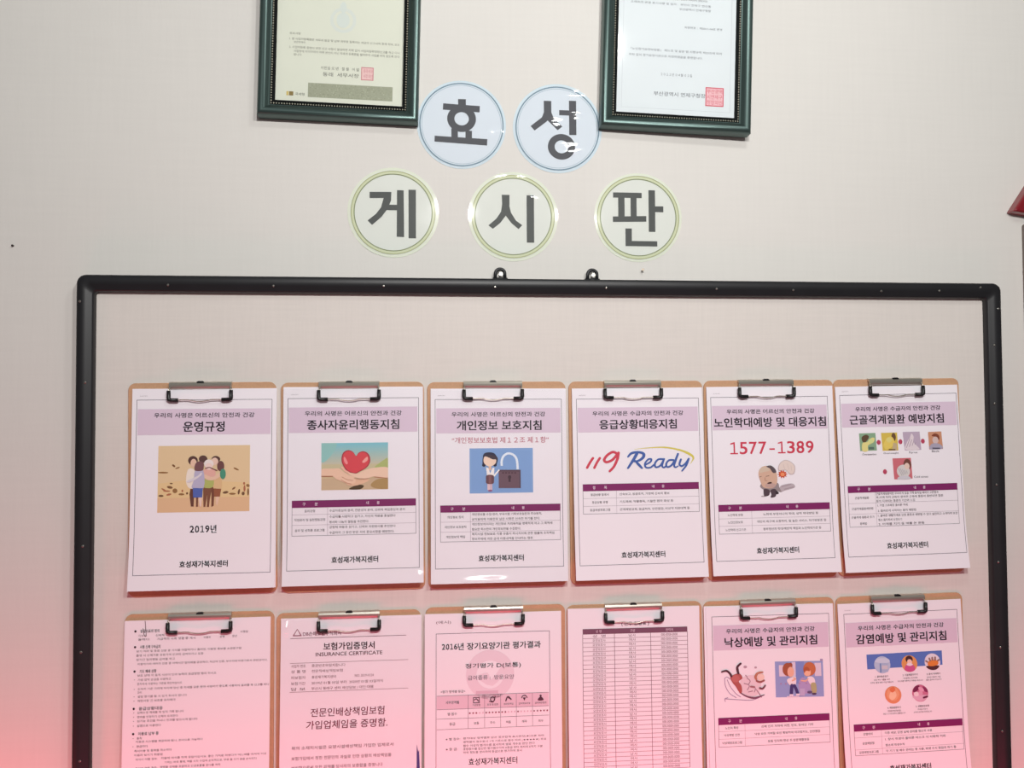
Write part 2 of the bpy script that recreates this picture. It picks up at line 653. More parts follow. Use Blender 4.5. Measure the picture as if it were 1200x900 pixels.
def digits(p, s, x0, x1, y0, y1, c, bold=0.0, lay=2, wide=None):
    """evenly spaced figures; the 1 has a flag and a foot"""
    n = len(s)
    adv = (x1 - x0) / (n if wide is None else n - 1 + wide)
    h = y1 - y0
    x = x0
    for k, ch in enumerate(s):
        w = adv if (wide is None or k < n - 1) else adv * wide
        a, b = x + 0.09 * w, x + 0.91 * w
        st = h * (0.10 + 2.2 * bold)
        if ch == '1':
            m = (a + b) / 2 + 0.04 * w
            p.rect(m - st / 2, y0, m + st / 2, y1, c, lay)
            p.rect(a + 0.02 * w, y1 - st * 0.85, b, y1, c, lay)
            p.poly([(m - st / 2, y0), (m, y0), (m, y0 + st), (a + 0.05 * w, y0 + h * 0.20), (a + 0.05 * w, y0 + h * 0.20 - st * 0.8)], c, lay)
        elif ch == '-':
            p.rect(a + 0.12 * w, y0 + h * 0.56, b - 0.12 * w, y0 + h * 0.56 + st, c, lay)
        else:
            p.text(ch, a, b, y0 - (0.08 * h if ord(ch) > 255 else 0), y1 + (0.10 * h if ord(ch) > 255 else 0), c, lay, bold=bold, res=5)
        x += w


class Doc:
    def __init__(self, i, name, label, curl=0.0045, back=None):
        x, z, t = DOC[i]
        self.curl = curl
        self.o = thing(name, label, 'notice', (x, -0.0240, z), (R(-2.4), -t, 0), 'papers on the clipboards')
        s = MB()
        ny = 24
        vs, fs = [], []
        for k in range(ny + 1):
            y = 297.0 * k / ny
            q = max(0.0, (y - 200) / 97.0)
            c = -curl * q * q
            Z = (148.5 - y) / 1000
            vs += [(-0.105, c, Z), (0.105, c, Z), (-0.105, c + 0.0011, Z), (0.105, c + 0.0011, Z)]
        for k in range(ny):
            a, b = 4 * k, 4 * k + 4
            fs += [(a, a + 1, b + 1, b), (a + 3, a + 2, b + 2, b + 3), (a + 2, a, b, b + 2), (a + 1, a + 3, b + 3, b + 1)]
        fs += [(0, 2, 3, 1), (4 * ny, 4 * ny + 1, 4 * ny + 3, 4 * ny + 2)]
        s.add(vs, fs, M_PAPER)
        fix_normals(s.build('sheet', self.o))
        if back:                                   # a further sheet of the same sheaf that peeks out behind
            dx, dz, a = back
            s2 = MB()
            pts = []
            for px, pz in ((-0.105, -0.1485), (0.105, -0.1485), (0.105, 0.1485), (-0.105, 0.1485)):
                pts.append((px * math.cos(a) - pz * math.sin(a) + dx, px * math.sin(a) + pz * math.cos(a) + dz))
            slab(s2, pts, 0.0014, 0.0020, M_PAPER)
            fix_normals(s2.build('sheet', self.o))

    def pr(self):
        return Print(curl=self.curl)

    def put(self, p, name, parent=None):
        return p.build(name, parent or self.o)

    def sleeve(self, creases, x0=-3.0, x1=212.0, y0=3.0, y1=301.0):
        """clear pocket in front of the sheet; creases = flat tilted patches (x, y, slope x, slope y, sx, sy)"""
        p = Print(curl=self.curl)
        nx, ny = 64, 88
        vs, fs = [], []
        for j in range(ny + 1):
            for i in range(nx + 1):
                x = x0 + (x1 - x0) * i / nx
                y = y0 + (y1 - y0) * j / ny
                X, Y, Z = p.P(x, y, 0)
                h = 0.9
                for bx, by, gx, gy, sx, sy in creases:
                    u, v = (x - bx) / sx, (y - by) / sy
                    h += (gx * (x - bx) + gy * (y - by) + abs(gx) * sx + abs(gy) * sy) * math.exp(-(u * u + v * v) ** 2)
                vs.append((X, Y - h / 1000, Z))
        for j in range(ny):
            for i in range(nx):
                a = j * (nx + 1) + i
                fs.append((a, a + 1, a + nx + 2, a + nx + 1))
        p.add(vs, fs, M_SLEEVE)
        return p.build('clear_sleeve', self.o, smooth=True)


SUB_A = '우리의 사명은 어르신의 안전과 건강'
SUB_B = '우리의 사명은 수급자의 안전과 건강'
CENTRE = '효성재가복지센터'


def template(d, sub, title, tx0, tx1, bx=(6.5, 204.0), by=(16.5, 275.0), dash=True, footer=True):
    p = d.pr()
    p.frame(bx[0], by[0], bx[1], by[1], 0.75, LINE, 1)
    if dash:
        p.text('효성재가복지', 11, 22, by[0] - 6.4, by[0] - 4.8, (150, 140, 150), 1)
    d.put(p, 'printed_border')
    p = d.pr()
    o = by[0] - 16.5
    p.rect(bx[0] + 2.0, 30.5 + o, bx[1] - 2.2, 69.0 + o, BAND, 2)
    p.text(sub, 32, 178, 36.4 + o, 43.6 + o, TXT, 4, bold=0.014)
    p.text(title, tx0, tx1, 49.8 + o, 64.6 + o, TXT, 4, bold=0.022, res=4)
    d.put(p, 'heading')
    if footer:
        p = d.pr()
        p.text(CENTRE, 72.5, 142.0, 255.6 + o, 264.8 + o, TXT, 2, bold=0.026)
        d.put(p, 'footer_text')


def table(d, y0, x0, x1, xd, rows, yend, first='구   분', second='내   용', xa=None):
    """purple headed table; rows = (bottom y, left text, [right lines], left-aligned)"""
    p = d.pr()
    hb = y0 + 10.8
    xr = xd
    y = hb
    for yb, left, right, al in rows:
        hgt = yb - y
        ls = left if isinstance(left, list) else [left]
        for k, s in enumerate(ls):
            p.ctext(s, (x0 + xd) / 2, y + hgt * (k + 0.5) / len(ls), 4.0, SMALL, wmax=(xd - x0) * 0.86, lay=2, bold=0.004, res=2)
        for k, s in enumerate(right):
            yc = y + hgt * (k + 0.5) / len(right)
            vs, fs, w, h = glyphs(s[0], 0.004, 2)
            p.text(s[0], s[1], s[2], yc - 2.0, yc + 2.0, SMALL, 2, bold=0.004, res=2)
        p.rect(x0, yb - 0.2, x1, yb + 0.2, THIN, 1)
        y = yb
    p.rect(xd - 0.2, hb, xd + 0.2, y, THIN, 1)
    p.frame(x0, y0, x1, yend, 0.55, LINE, 1.5)
    t = d.put(p, 'table')
    p = d.pr()
    p.rect(x0, y0, x1, hb, PURPLE, 3)
    a, b = first.split()
    xa = xa or (x0 + 18, x0 + 36)
    for s, x in ((a, xa[0]), (b, xa[1])):
        p.ctext(s, x, y0 + 5.6, 4.6, WHITE, lay=5, bold=0.012, res=2)
    a, b = second.split()
    for s, x in ((a, 126.0), (b, 142.0)):
        p.ctext(s, x, y0 + 5.2, 4.6, WHITE, lay=5, bold=0.012, res=2)
    d.put(p, 'table_header', t)


# ---- 1: operating rules, the hugging family
d = Doc(0, 'notice_sheet', 'white notice titled 운영규정 with a tan picture of a family hugging', back=(0.0006, -0.001, 0.002))
template(d, SUB_A, '운영규정', 74, 134.5)
p = d.pr()
digits(p, '2019년', 85.5, 125.5, 204.4, 214.0, TXT, bold=0.018, wide=1.4)
d.put(p, 'year_text')
p = d.pr()
p.tf = lambda x, y: (39 + (x - 60) / 1065 * 133, 85.5 + (y - 75 + (x - 60) * 0.031) / 785 * 98.5)
TAN = (228, 201, 160)
p.poly([(60, 75), (1125, 42), (1125, 827), (60, 860)], TAN, 1)
p.poly([(60, 690), (1125, 657), (1125, 827), (60, 860)], (226, 188, 148), 1.5)
p.poly([(60, 520), (400, 470), (800, 480), (1125, 490), (1125, 660), (60, 690)], (230, 200, 150), 1.4)
LEAF = [(130, 92, 62), (118, 84, 60), (150, 110, 70), (176, 110, 80)]
for (x, y, w, h, a, c) in [(240, 305, 22, 12, 40, 0), (285, 330, 28, 8, -20, 2), (120, 388, 60, 10, 0, 2), (965, 330, 34, 10, 25, 2), (200, 560, 34, 16, 10, 0), (215, 515, 18, 8, 0, 1), (130, 590, 30, 10, 30, 3), (165, 605, 40, 9, 0, 3),
                           (260, 600, 28, 28, 0, 2), (100, 662, 30, 13, 0, 1), (190, 645, 30, 12, -15, 3), (335, 640, 34, 13, 0, 2), (345, 600, 10, 16, 0, 3), (400, 628, 12, 14, 0, 1), (845, 610, 34, 15, -10, 1), (925, 625, 40, 12, 0, 2),
                           (940, 560, 24, 10, -40, 0), (1000, 600, 12, 34, 10, 1), (1050, 620, 18, 22, 0, 1), (1065, 560, 12, 40, 0, 3), (1060, 500, 12, 16, 0, 3), (1108, 600, 11, 44, 0, 0), (1105, 525, 22, 18, 30, 2)]:
    p.ell(x, y, w, h, LEAF[c], 2, 14, a)
HAIR = (92, 62, 58)
SKIN = (232, 196, 172)
p.ell(580, 220, 50, 44, (96, 66, 62), 3)
p.poly([(440, 560), (480, 565), (480, 700), (478, 782), (446, 782), (428, 640)], (104, 66, 56), 3)
p.ell(462, 240, 56, 54, HAIR, 3)
p.ell(470, 268, 36, 48, SKIN, 4)
p.poly([(405, 350), (465, 340), (505, 400), (520, 480), (480, 566), (416, 560), (385, 480)], (240, 228, 216), 4, 4)
p.poly([(680, 540), (718, 540), (710, 770), (682, 785)], (120, 74, 58), 3)
p.ell(728, 218, 50, 38, HAIR, 3)
p.ell(715, 245, 40, 44, (234, 202, 184), 4)
p.ell(785, 300, 42, 62, (112, 74, 72), 5)
p.ell(812, 392, 34, 62, (78, 148, 122), 5)
p.poly([(705, 445), (790, 440), (798, 568), (706, 568)], (222, 186, 140), 5, 3)
p.poly([(708, 565), (795, 568), (782, 660), (716, 662)], (152, 92, 66), 6)
p.poly([(735, 660), (775, 660), (752, 770), (736, 740)], SKIN, 5)
p.poly([(585, 548), (690, 548), (664, 700), (656, 784), (632, 784), (634, 640), (614, 784), (592, 784)], (128, 84, 64), 5)
p.poly([(592, 455), (700, 452), (694, 552), (586, 552)], (178, 184, 108), 6, 3)
p.ell(655, 385, 75, 72, (228, 176, 164), 7)
p.ell(648, 275, 56, 52, (236, 226, 222), 7)
p.ell(650, 305, 42, 40, (240, 214, 206), 8)
p.poly([(600, 400), (690, 430), (770, 380), (772, 430), (690, 470), (610, 455)], SKIN, 9, 4)
p.stroke([(610, 330), (655, 318), (700, 335), (745, 352)], 12, (128, 84, 82), 9)
p.poly([(490, 362), (585, 355), (592, 565), (458, 566), (480, 470)], (186, 180, 206), 9, 3)
p.poly([(400, 480), (520, 420), (560, 380), (565, 410), (470, 480), (415, 500)], (222, 214, 220), 10, 3)
p.poly([(492, 280), (535, 246), (585, 262), (590, 310), (576, 356), (490, 356)], (120, 82, 86), 10, 4)
p.poly([(468, 564), (584, 564), (578, 672), (472, 676)], (86, 104, 176), 10)
p.rect(508, 676, 530, 782, (120, 76, 62), 9)
p.poly([(534, 676), (576, 672), (566, 780), (548, 780)], (236, 206, 194), 9)
d.put(p, 'family_picture')

# ---- 2: code of conduct, the heart
d = Doc(1, 'notice_sheet', 'white notice with a picture of two hands holding a red heart', back=(0.0, 0.0005, -0.002))
template(d, SUB_A, '종사자윤리행동지침', 35.5, 174)
table(d, 170.8, 13.6, 199.0, 66.5, [
    (192.0, '윤리강령', [('수급자중심의 윤리, 전문성의 윤리, 신뢰와 책임중심의 윤리', 69, 182)], 1),
    (207.6, '직업윤리 및 실천행동강령', [('수급자를 사랑하고 섬기고, 자신의 직분을 충실한다', 69, 168), ('봉사와 나눔의 활동을 추진한다.', 69, 128)], 1),
    (223.5, '윤리 및 성희롱 프로그램', [('긍정적 대응과 섬기고, 신뢰와 자원봉사를 추진한다', 69, 168), ('수급자의 그 동안 받은 서비 중요사항을 예방한다.', 69, 166)], 1)], 223.8)
p = d.pr()
p.tf = lambda x, y: (57 + (x - 80) / 975 * 100, 85 + (y - 118 + (x - 80) * 0.0236) / 690 * 71)


p.clip = (57.0, 85.0, 157.0, 156.0)


def band(y0, y1, c, lay=1):
    p.poly([(80, y0), (1055, y0 - 23), (1055, y1 - 23), (80, y1)], c, lay)


for k in range(8):
    t = k / 7
    band(118 + 40 * k, 160 + 40 * k, (int(134 + 66 * t), int(198 - 2 * t), int(210 - 34 * t)))
band(430, 520, (204, 194, 158))
band(515, 640, (214, 190, 152))
band(640, 812, (206, 180, 148))
p.poly([(80, 118), (300, 114), (220, 300), (80, 400)], (150, 200, 196), 1.5, 4)
p.poly([(860, 470), (930, 400), (1000, 350), (1055, 330), (1055, 470)], (178, 188, 120), 1.6, 4)
p.poly([(1055, 640), (900, 640), (800, 720), (860, 770), (1055, 780)], (178, 146, 96), 1.6, 4)
p.poly([(480, 790), (560, 740), (640, 722), (700, 740), (640, 790)], (84, 64, 40), 1.7, 4)
heart = [(585, 300), (540, 240), (470, 215), (400, 250), (372, 330), (385, 420), (450, 520), (560, 562), (640, 530), (740, 470), (790, 390), (785, 300), (740, 245), (680, 230), (620, 255)]
p.poly([(520 + (x - 580) * 1.0 + 60, 390 + (y - 390) * 1.0) for x, y in heart], (172, 58, 72), 3, 5)
p.poly([(580 + (x - 580) * 0.92, 390 + (y - 390) * 0.92) for x, y in heart], (218, 74, 84), 4, 5)
p.poly([(405, 330), (425, 320), (465, 400), (445, 425), (415, 390)], (240, 146, 150), 5, 4)
p.poly([(750, 310), (755, 360), (700, 400), (675, 385), (710, 340)], (242, 166, 160), 5, 4)
HAND = (238, 200, 174)
p.poly([(80, 500), (250, 488), (340, 486), (400, 530), (480, 580), (560, 610), (580, 660), (560, 700), (480, 712), (390, 680), (290, 640), (250, 605), (80, 602)], HAND, 5, 4)
p.poly([(1055, 468), (860, 470), (760, 492), (680, 520), (600, 560), (500, 548), (470, 560), (540, 600), (640, 630), (760, 625), (850, 600), (1055, 612)], (240, 206, 182), 6, 4)
p.poly([(560, 640), (640, 650), (780, 640), (720, 690), (560, 740), (440, 712)], (232, 190, 160), 4.5, 4)
p.stroke([(80, 604), (250, 602)], 14, (176, 120, 90), 6, 0, False)
p.stroke([(850, 606), (1055, 622)], 9, (190, 130, 100), 7, 0, False)
for a, b in (((380, 610), (540, 660)), ((370, 650), (520, 712)), ((560, 632), (760, 628))):
    p.stroke([a, ((a[0] + b[0]) / 2, (a[1] + b[1]) / 2 + 14), b], 8, (196, 140, 118), 7)
p.stroke([(380, 470), (430, 520), (480, 548)], 26, (244, 190, 170), 6)
d.put(p, 'heart_picture')
d.sleeve([(204, 284, -0.037, 0.262, 8, 7)])

# ---- 3: privacy guideline, woman and padlock
d = Doc(2, 'notice_sheet', 'white notice with a blue picture of a woman beside an open padlock', back=(0.001, -0.001, 0.0))
template(d, SUB_A, '개인정보 보호지침', 40, 172)
p = d.pr()
p.text('“개인정보보호법 제１２조 제１항”', 32.5, 183, 75.2, 84.6, (186, 84, 108), 2, bold=0.004)
d.put(p, 'quotation')
table(d, 179.2, 14.4, 200.0, 60.4, [
    (204.6, '개인정보 정의', [('개인정보를 수집·정리, 부득이할 기록보호실천과 주요원칙,', 62.5, 171), ('공익을위해 이용한후 남은 사항은 신속한 파기를 한다.', 62.5, 168)], 1),
    (219.8, '개인정보 보호원칙', [('개인정보처리자는 개인정보 처리목적을 명확하게 하고 그 목적에', 62.5, 187), ('필요한 최소한의 개인정보만을 수집한다.', 62.5, 138)], 1),
    (234.4, '개인정보의 책임', [('복지시설 정보보호 이용 유출시 즉시처리에 관한 법률에 조직책임', 62.5, 190), ('정보주체에 의한 공개 이용내역을 안내하는 행위', 62.5, 156)], 1)], 234.7)
p = d.pr()
p.tf = lambda x, y: (59.6 + (x - 78) / 1004 * 98.2, 92.6 + (y - 72 + (x - 78) * 0.012) / 718 * 69)
p.poly([(78, 72), (1082, 60), (1082, 775), (78, 790)], (132, 168, 218), 1)
p.frame(95, 84, 1068, 770, 9, (142, 176, 222), 1.3)
p.stroke([(585, 350), (585, 270), (610, 200), (660, 158), (710, 150), (770, 172), (815, 225), (832, 300), (838, 405)], 36, (232, 242, 252), 3, 6, False)
p.rect(535, 412, 885, 705, (112, 86, 98), 3)
p.rect(535, 412, 885, 440, (96, 70, 82), 4)
p.rect(862, 412, 885, 705, (92, 74, 90), 4)
for k in range(5):
    p.rect(590 + 48 * k, 450, 620 + 48 * k, 472, (88, 58, 72), 5)
p.ell(708, 530, 26, 30, (74, 52, 64), 5)
p.rect(692, 540, 724, 605, (74, 52, 64), 5)
p.poly([(290, 190), (320, 145), (400, 132), (470, 150), (510, 205), (525, 245), (500, 340), (470, 360), (460, 300), (320, 300), (330, 350), (290, 350), (280, 320)], (52, 50, 74), 3, 4)
p.ell(302, 338, 28, 26, (46, 44, 66), 3)
p.ell(478, 335, 28, 26, (46, 44, 66), 3)
p.poly([(305, 215), (345, 200), (440, 245), (495, 250), (485, 310), (430, 352), (395, 362), (340, 340), (300, 290)], (244, 216, 196), 5, 4)
p.poly([(320, 190), (400, 175), (470, 190), (520, 240), (450, 240), (350, 205)], (70, 56, 66), 6, 4)
p.rect(378, 350, 420, 420, (232, 196, 172), 4)
p.poly([(335, 372), (372, 380), (402, 470), (440, 380), (468, 378), (462, 490), (540, 400), (552, 420), (470, 520), (350, 512), (345, 440)], (248, 242, 240), 5)
p.poly([(345, 500), (450, 500), (462, 570), (446, 634), (345, 632), (335, 570)], (110, 74, 82), 6, 3)
p.rect(378, 508, 420, 632, (134, 92, 96), 7)
p.rect(356, 634, 400, 735, (228, 198, 204), 5)
p.rect(402, 634, 434, 735, (214, 186, 200), 5)
p.ell(400, 745, 36, 14, (150, 84, 130), 6)
d.put(p, 'padlock_picture')
d.sleeve([(78, 292, 0.032, 0.262, 40, 5)])

# ---- 4: emergency guideline, 119 Ready
d = Doc(3, 'notice_sheet', 'white notice with the 119 Ready lettering and yellow swoosh')
template(d, SUB_B, '응급상황대응지침', 42.5, 167)
table(d, 149.8, 14.0, 199.8, 67.2, [
    (172.0, '응급상황 발생시', [('신속보고, 응급조치, 가정에 신속히 통보', 72, 152)], 1),
    (184.0, '응급상황 유형', [('기도폐쇄, 약물중독, 기절한 환자 화상 등', 72, 158)], 1),
    (196.0, '응급처방프로그램', [('관계예방교육, 응급처치, 안전점검, 비상약 지원대책 등', 72, 184)], 1)], 196.2, '항 목')
p = d.pr()
p.tf = lambda x, y: (14 + (x - 20) / 6.28, 149.6 + (y - 495 + (x - 20) * 0.0172) / 7.15)
RD = (206, 70, 88)
BL = (70, 100, 170)
p.stroke([(545, 108), (680, 92), (850, 86), (1000, 115), (1100, 160), (1140, 205), (1108, 272)], [3, 9, 16, 20, 26, 18, 3], (214, 202, 92), 2, 8, False)
for a, b, w in (((128, 205), (68, 312), 25), ((196, 205), (140, 314), 25)):
    p.stroke([a, ((a[0] + b[0]) / 2 - 3, (a[1] + b[1]) / 2), b], w, RD, 3, 4)
p.stroke([(362, 150), (325, 138), (270, 175), (240, 225), (262, 250), (320, 226), (375, 160)], 27, RD, 3, 7)
p.stroke([(385, 145), (372, 215), (335, 300), (292, 352)], [26, 28, 26, 24], RD, 3.2, 7)
p.stroke([(572, 150), (535, 220), (476, 318)], [30, 30, 20], BL, 3, 6)
p.stroke([(478, 192), (515, 152), (580, 140), (634, 156), (632, 196), (590, 232), (540, 246)], [18, 26, 26, 30, 30, 24, 14], BL, 3.2, 7)
p.stroke([(550, 236), (585, 280), (616, 318)], [20, 28, 20], BL, 3.4, 5)
p.stroke([(650, 282), (702, 250), (712, 218), (680, 222), (648, 268), (656, 310), (700, 312), (735, 284)], 19, BL, 3.6, 6)
p.stroke([(832, 218), (782, 222), (748, 268), (756, 308), (800, 292), (836, 232)], 20, BL, 3.8, 6)
p.stroke([(842, 216), (820, 290), (836, 312), (858, 298)], 19, BL, 4.0, 6)
p.stroke([(936, 228), (890, 232), (862, 272), (872, 306), (912, 290), (950, 232)], 20, BL, 4.2, 6)
p.stroke([(984, 160), (958, 232), (942, 290), (956, 310), (982, 296)], [22, 22, 20, 18, 12], BL, 4.4, 6)
p.stroke([(1012, 222), (996, 276), (1020, 296), (1062, 262), (1092, 214)], 20, BL, 4.6, 6)
p.stroke([(1092, 214), (1064, 290), (1020, 350)], [20, 20, 16], BL, 4.8, 6)
d.put(p, 'ready_lettering')

# ---- 5: elder abuse prevention, 1577-1389
d = Doc(4, 'notice_sheet', 'white notice with the large red number 1577-1389 and a cartoon old man')
template(d, SUB_A, '노인학대예방 및 대응지침', 10.5, 196.5, (6.2, 201.0))
p = d.pr()
digits(p, '1577-1389', 34, 175.5, 88.6, 107.6, (206, 62, 84), bold=0.012)
d.put(p, 'telephone_number')
table(d, 187.0, 13.0, 196.8, 67.2, [
    (209.0, '노인학대 유형', [('노화에 부정이나의 학대, 성적 학대방임 등', 86, 177)], 1),
    (220.6, '노인인권보호', [('개인의 욕구에 소중하지, 질 높은 서비스, 차기방문존 등', 75, 190)], 1),
    (232.6, '노인학대 신고기관', [('정부정신의 학대/예방의 책임과 노인학대기관 등', 85, 181)], 1)], 233.0)
p = d.pr()
p.tf = lambda x, y: (80.5 + (x - 275) / 10.2, 117.5 + (y - 75 + (x - 275) * 0.01) / 11.0)
p.poly([(620, 580), (660, 520), (820, 490), (880, 520), (870, 570), (720, 610), (640, 640)], (190, 178, 184), 2, 3)
p.stroke([(655, 545), (820, 505)], 16, (168, 152, 160), 2.5, 0, False)
p.stroke([(700, 590), (860, 552)], 16, (168, 152, 160), 2.5, 0, False)
p.poly([(614, 190), (660, 115), (740, 76), (830, 110), (900, 190), (880, 320), (800, 330), (740, 260), (620, 270)], (206, 190, 190), 3, 4)
p.poly([(628, 195), (668, 125), (742, 90), (824, 120), (886, 195), (866, 306), (806, 316), (740, 248), (634, 258)], (230, 214, 206), 4, 4)
for q in ((700, 150, 720, 240), (770, 140, 790, 250), (830, 180, 838, 270)):
    p.stroke([(q[0], q[1]), (q[2], q[3])], 5, (206, 188, 182), 5, 0, False)
star = []
for k in range(20):
    a = R(18 * k)
    rr = 88 if k % 2 == 0 else 54
    star.append((680 + rr * math.cos(a), 326 + rr * 0.86 * math.sin(a)))
p.poly(star, (206, 90, 62), 6)
p.ell(680, 330, 36, 32, (240, 150, 104), 7)
p.poly([(300, 520), (340, 490), (580, 470), (620, 560), (650, 640), (560, 620), (440, 640), (345, 590), (300, 545)], (152, 140, 142), 3, 4)
p.poly([(360, 580), (450, 600), (440, 690), (365, 708), (350, 660)], (84, 68, 76), 4, 3)
p.poly([(470, 600), (560, 590), (552, 710), (465, 730), (480, 680)], (84, 68, 76), 4, 3)
p.poly([(555, 610), (600, 640), (600, 668), (560, 672)], (60, 48, 54), 4, 3)
p.ell(345, 708, 40, 12, (180, 168, 172), 2)
p.poly([(275, 330), (290, 250), (340, 195), (420, 178), (510, 195), (570, 270), (590, 380), (580, 480), (520, 560), (420, 570), (340, 540), (300, 430)], (214, 178, 156), 5, 5)
p.poly([(410, 190), (480, 172), (540, 210), (578, 280), (545, 306), (510, 290), (470, 225)], (94, 82, 88), 6, 4)
p.poly([(300, 240), (350, 200), (430, 200), (470, 260), (380, 280), (300, 300)], (212, 192, 172), 5.5, 4)
p.ell(470, 520, 90, 42, (196, 164, 156), 6)
p.poly([(415, 490), (440, 466), (490, 462), (480, 488)], (70, 40, 42), 7, 3)
p.stroke([(285, 372), (320, 362)], 9, (122, 90, 84), 7, 0)
p.stroke([(400, 362), (450, 350)], 9, (122, 90, 84), 7, 0)
p.stroke([(385, 380), (380, 430), (415, 436)], 8, (170, 120, 104), 7)
d.put(p, 'old_man_cartoon')

# ---- 6: musculoskeletal disease prevention, five thumbnails
d = Doc(5, 'notice_sheet', 'white notice with five small square pictures joined by red dots')
template(d, SUB_B, '근골격계질환 예방지침', 21.5, 183, (6.5, 207.5), (13.6, 273.0))
table(d, 160.5, 12.4, 199.2, 58.6, [
    (188.5, '근골격계질환', [('근골격계질환이란 무리하게 힘을 가해 움직일 때마다 고관절과', 59.5, 166), ('목,어깨 허리 근육이 뭉치면 근육에 통증이 동반되면 질환', 59.5, 174), ('등이 지속되는 통증의 기간과 느낌', 59.5, 125)], 1),
    (205.5, '근골격계질환예방법', [('1. 가볍 스트레칭 올바른 자세', 61, 112), ('2. 올바르게 시작하는 몸의 예방법', 61, 126)], 1),
    (226.0, ['근골격계 질환과 추가', '정책법'], [('1. 올바른 생활자세로 인한 통증과 예방할 수 있다 실천하고 소개하며 보관', 61, 197), ('평소 몸의자세 신경쓰기', 61, 101), ('2. 어깨를 지키 등 배를 쓴 운동', 61, 139)], 1)], 226.2)
p = d.pr()
p.tf = lambda x, y: (36 + (x - 60) / 6.93, 75.8 + (y - 75 + (x - 60) * 0.030) / 7.1)


def sk(q, pts, c, lay, s=0):
    p.poly([(x, y) for x, y in pts], c, lay, s)


p.poly([(62, 78), (255, 70), (262, 272), (66, 280)], (138, 172, 140), 2)
p.poly([(92, 120), (140, 92), (176, 110), (160, 150), (120, 185), (95, 165)], (96, 76, 56), 3, 4)
p.poly([(95, 190), (150, 175), (200, 130), (240, 130), (225, 180), (160, 215), (155, 278), (92, 279)], (228, 218, 144), 4, 4)
p.ell(195, 165, 30, 26, (214, 222, 150), 5)
p.rect(165, 232, 230, 262, (92, 116, 104), 4)
p.poly([(322, 70), (512, 64), (515, 270), (330, 276)], (216, 190, 86), 2)
p.ell(468, 115, 26, 48, (110, 82, 56), 3)
p.poly([(440, 110), (470, 150), (460, 210), (380, 262), (340, 220), (370, 150), (400, 120)], (230, 206, 104), 4, 4)
p.ell(410, 150, 32, 30, (226, 214, 132), 5)
p.poly([(460, 180), (500, 190), (500, 270), (440, 270)], (196, 176, 140), 4)
p.rect(400, 254, 480, 268, (112, 90, 60), 5)
p.poly([(578, 58), (780, 52), (788, 262), (592, 270)], (190, 172, 192), 2)
p.poly([(600, 260), (620, 180), (660, 120), (680, 75), (705, 110), (700, 170), (740, 220), (760, 258)], (228, 216, 222), 3, 4)
for k in range(4):
    p.stroke([(612 + 34 * k, 240 - 12 * k), (660 + 22 * k, 130 + 14 * k)], 6, (168, 148, 166), 4, 0, False)
p.poly([(880, 56), (1040, 48), (1048, 250), (884, 258)], (206, 148, 118), 2)
p.poly([(920, 100), (960, 72), (1005, 90), (1010, 140), (985, 150), (960, 112)], (132, 70, 52), 3, 4)
p.ell(962, 150, 36, 42, (214, 190, 186), 4)
p.poly([(890, 255), (905, 200), (960, 185), (1020, 200), (1040, 248)], (172, 166, 186), 5, 3)
p.rect(920, 236, 1010, 250, (84, 78, 96), 6)
p.poly([(440, 362), (658, 355), (665, 592), (448, 602)], (206, 112, 122), 2)
p.ell(612, 430, 46, 62, (116, 72, 62), 3)
p.ell(560, 510, 78, 76, (216, 212, 210), 4)
p.ell(605, 450, 30, 36, (232, 206, 192), 5)
for a in range(5):
    p.stroke([(500 + 24 * a, 470 + 8 * a), (540 + 16 * a, 560 - 6 * a)], 6, (166, 166, 172), 5, 0, False)
p.poly([(490, 600), (510, 570), (600, 560), (640, 596)], (208, 206, 214), 5, 3)
for x, y in ((288, 178), (545, 170), (812, 162), (343, 515)):
    p.ell(x, y, 25, 29, (186, 72, 98), 3, 8)
pic = d.put(p, 'posture_pictures')
p.tf = None
for s, x0, x1, y in (('Overexertion', 40, 64, 110.2), ('Overweight', 76, 102, 109.6), ('Force', 120, 134, 109.0), ('Back', 159, 172, 108.0), ('Cold stress', 126, 150, 148.6)):
    p = d.pr()
    p.text(s, x0, x1, y - 1.6, y + 1.6, (92, 84, 92), 2, bold=0.008, res=2)
    d.put(p, 'caption', pic)

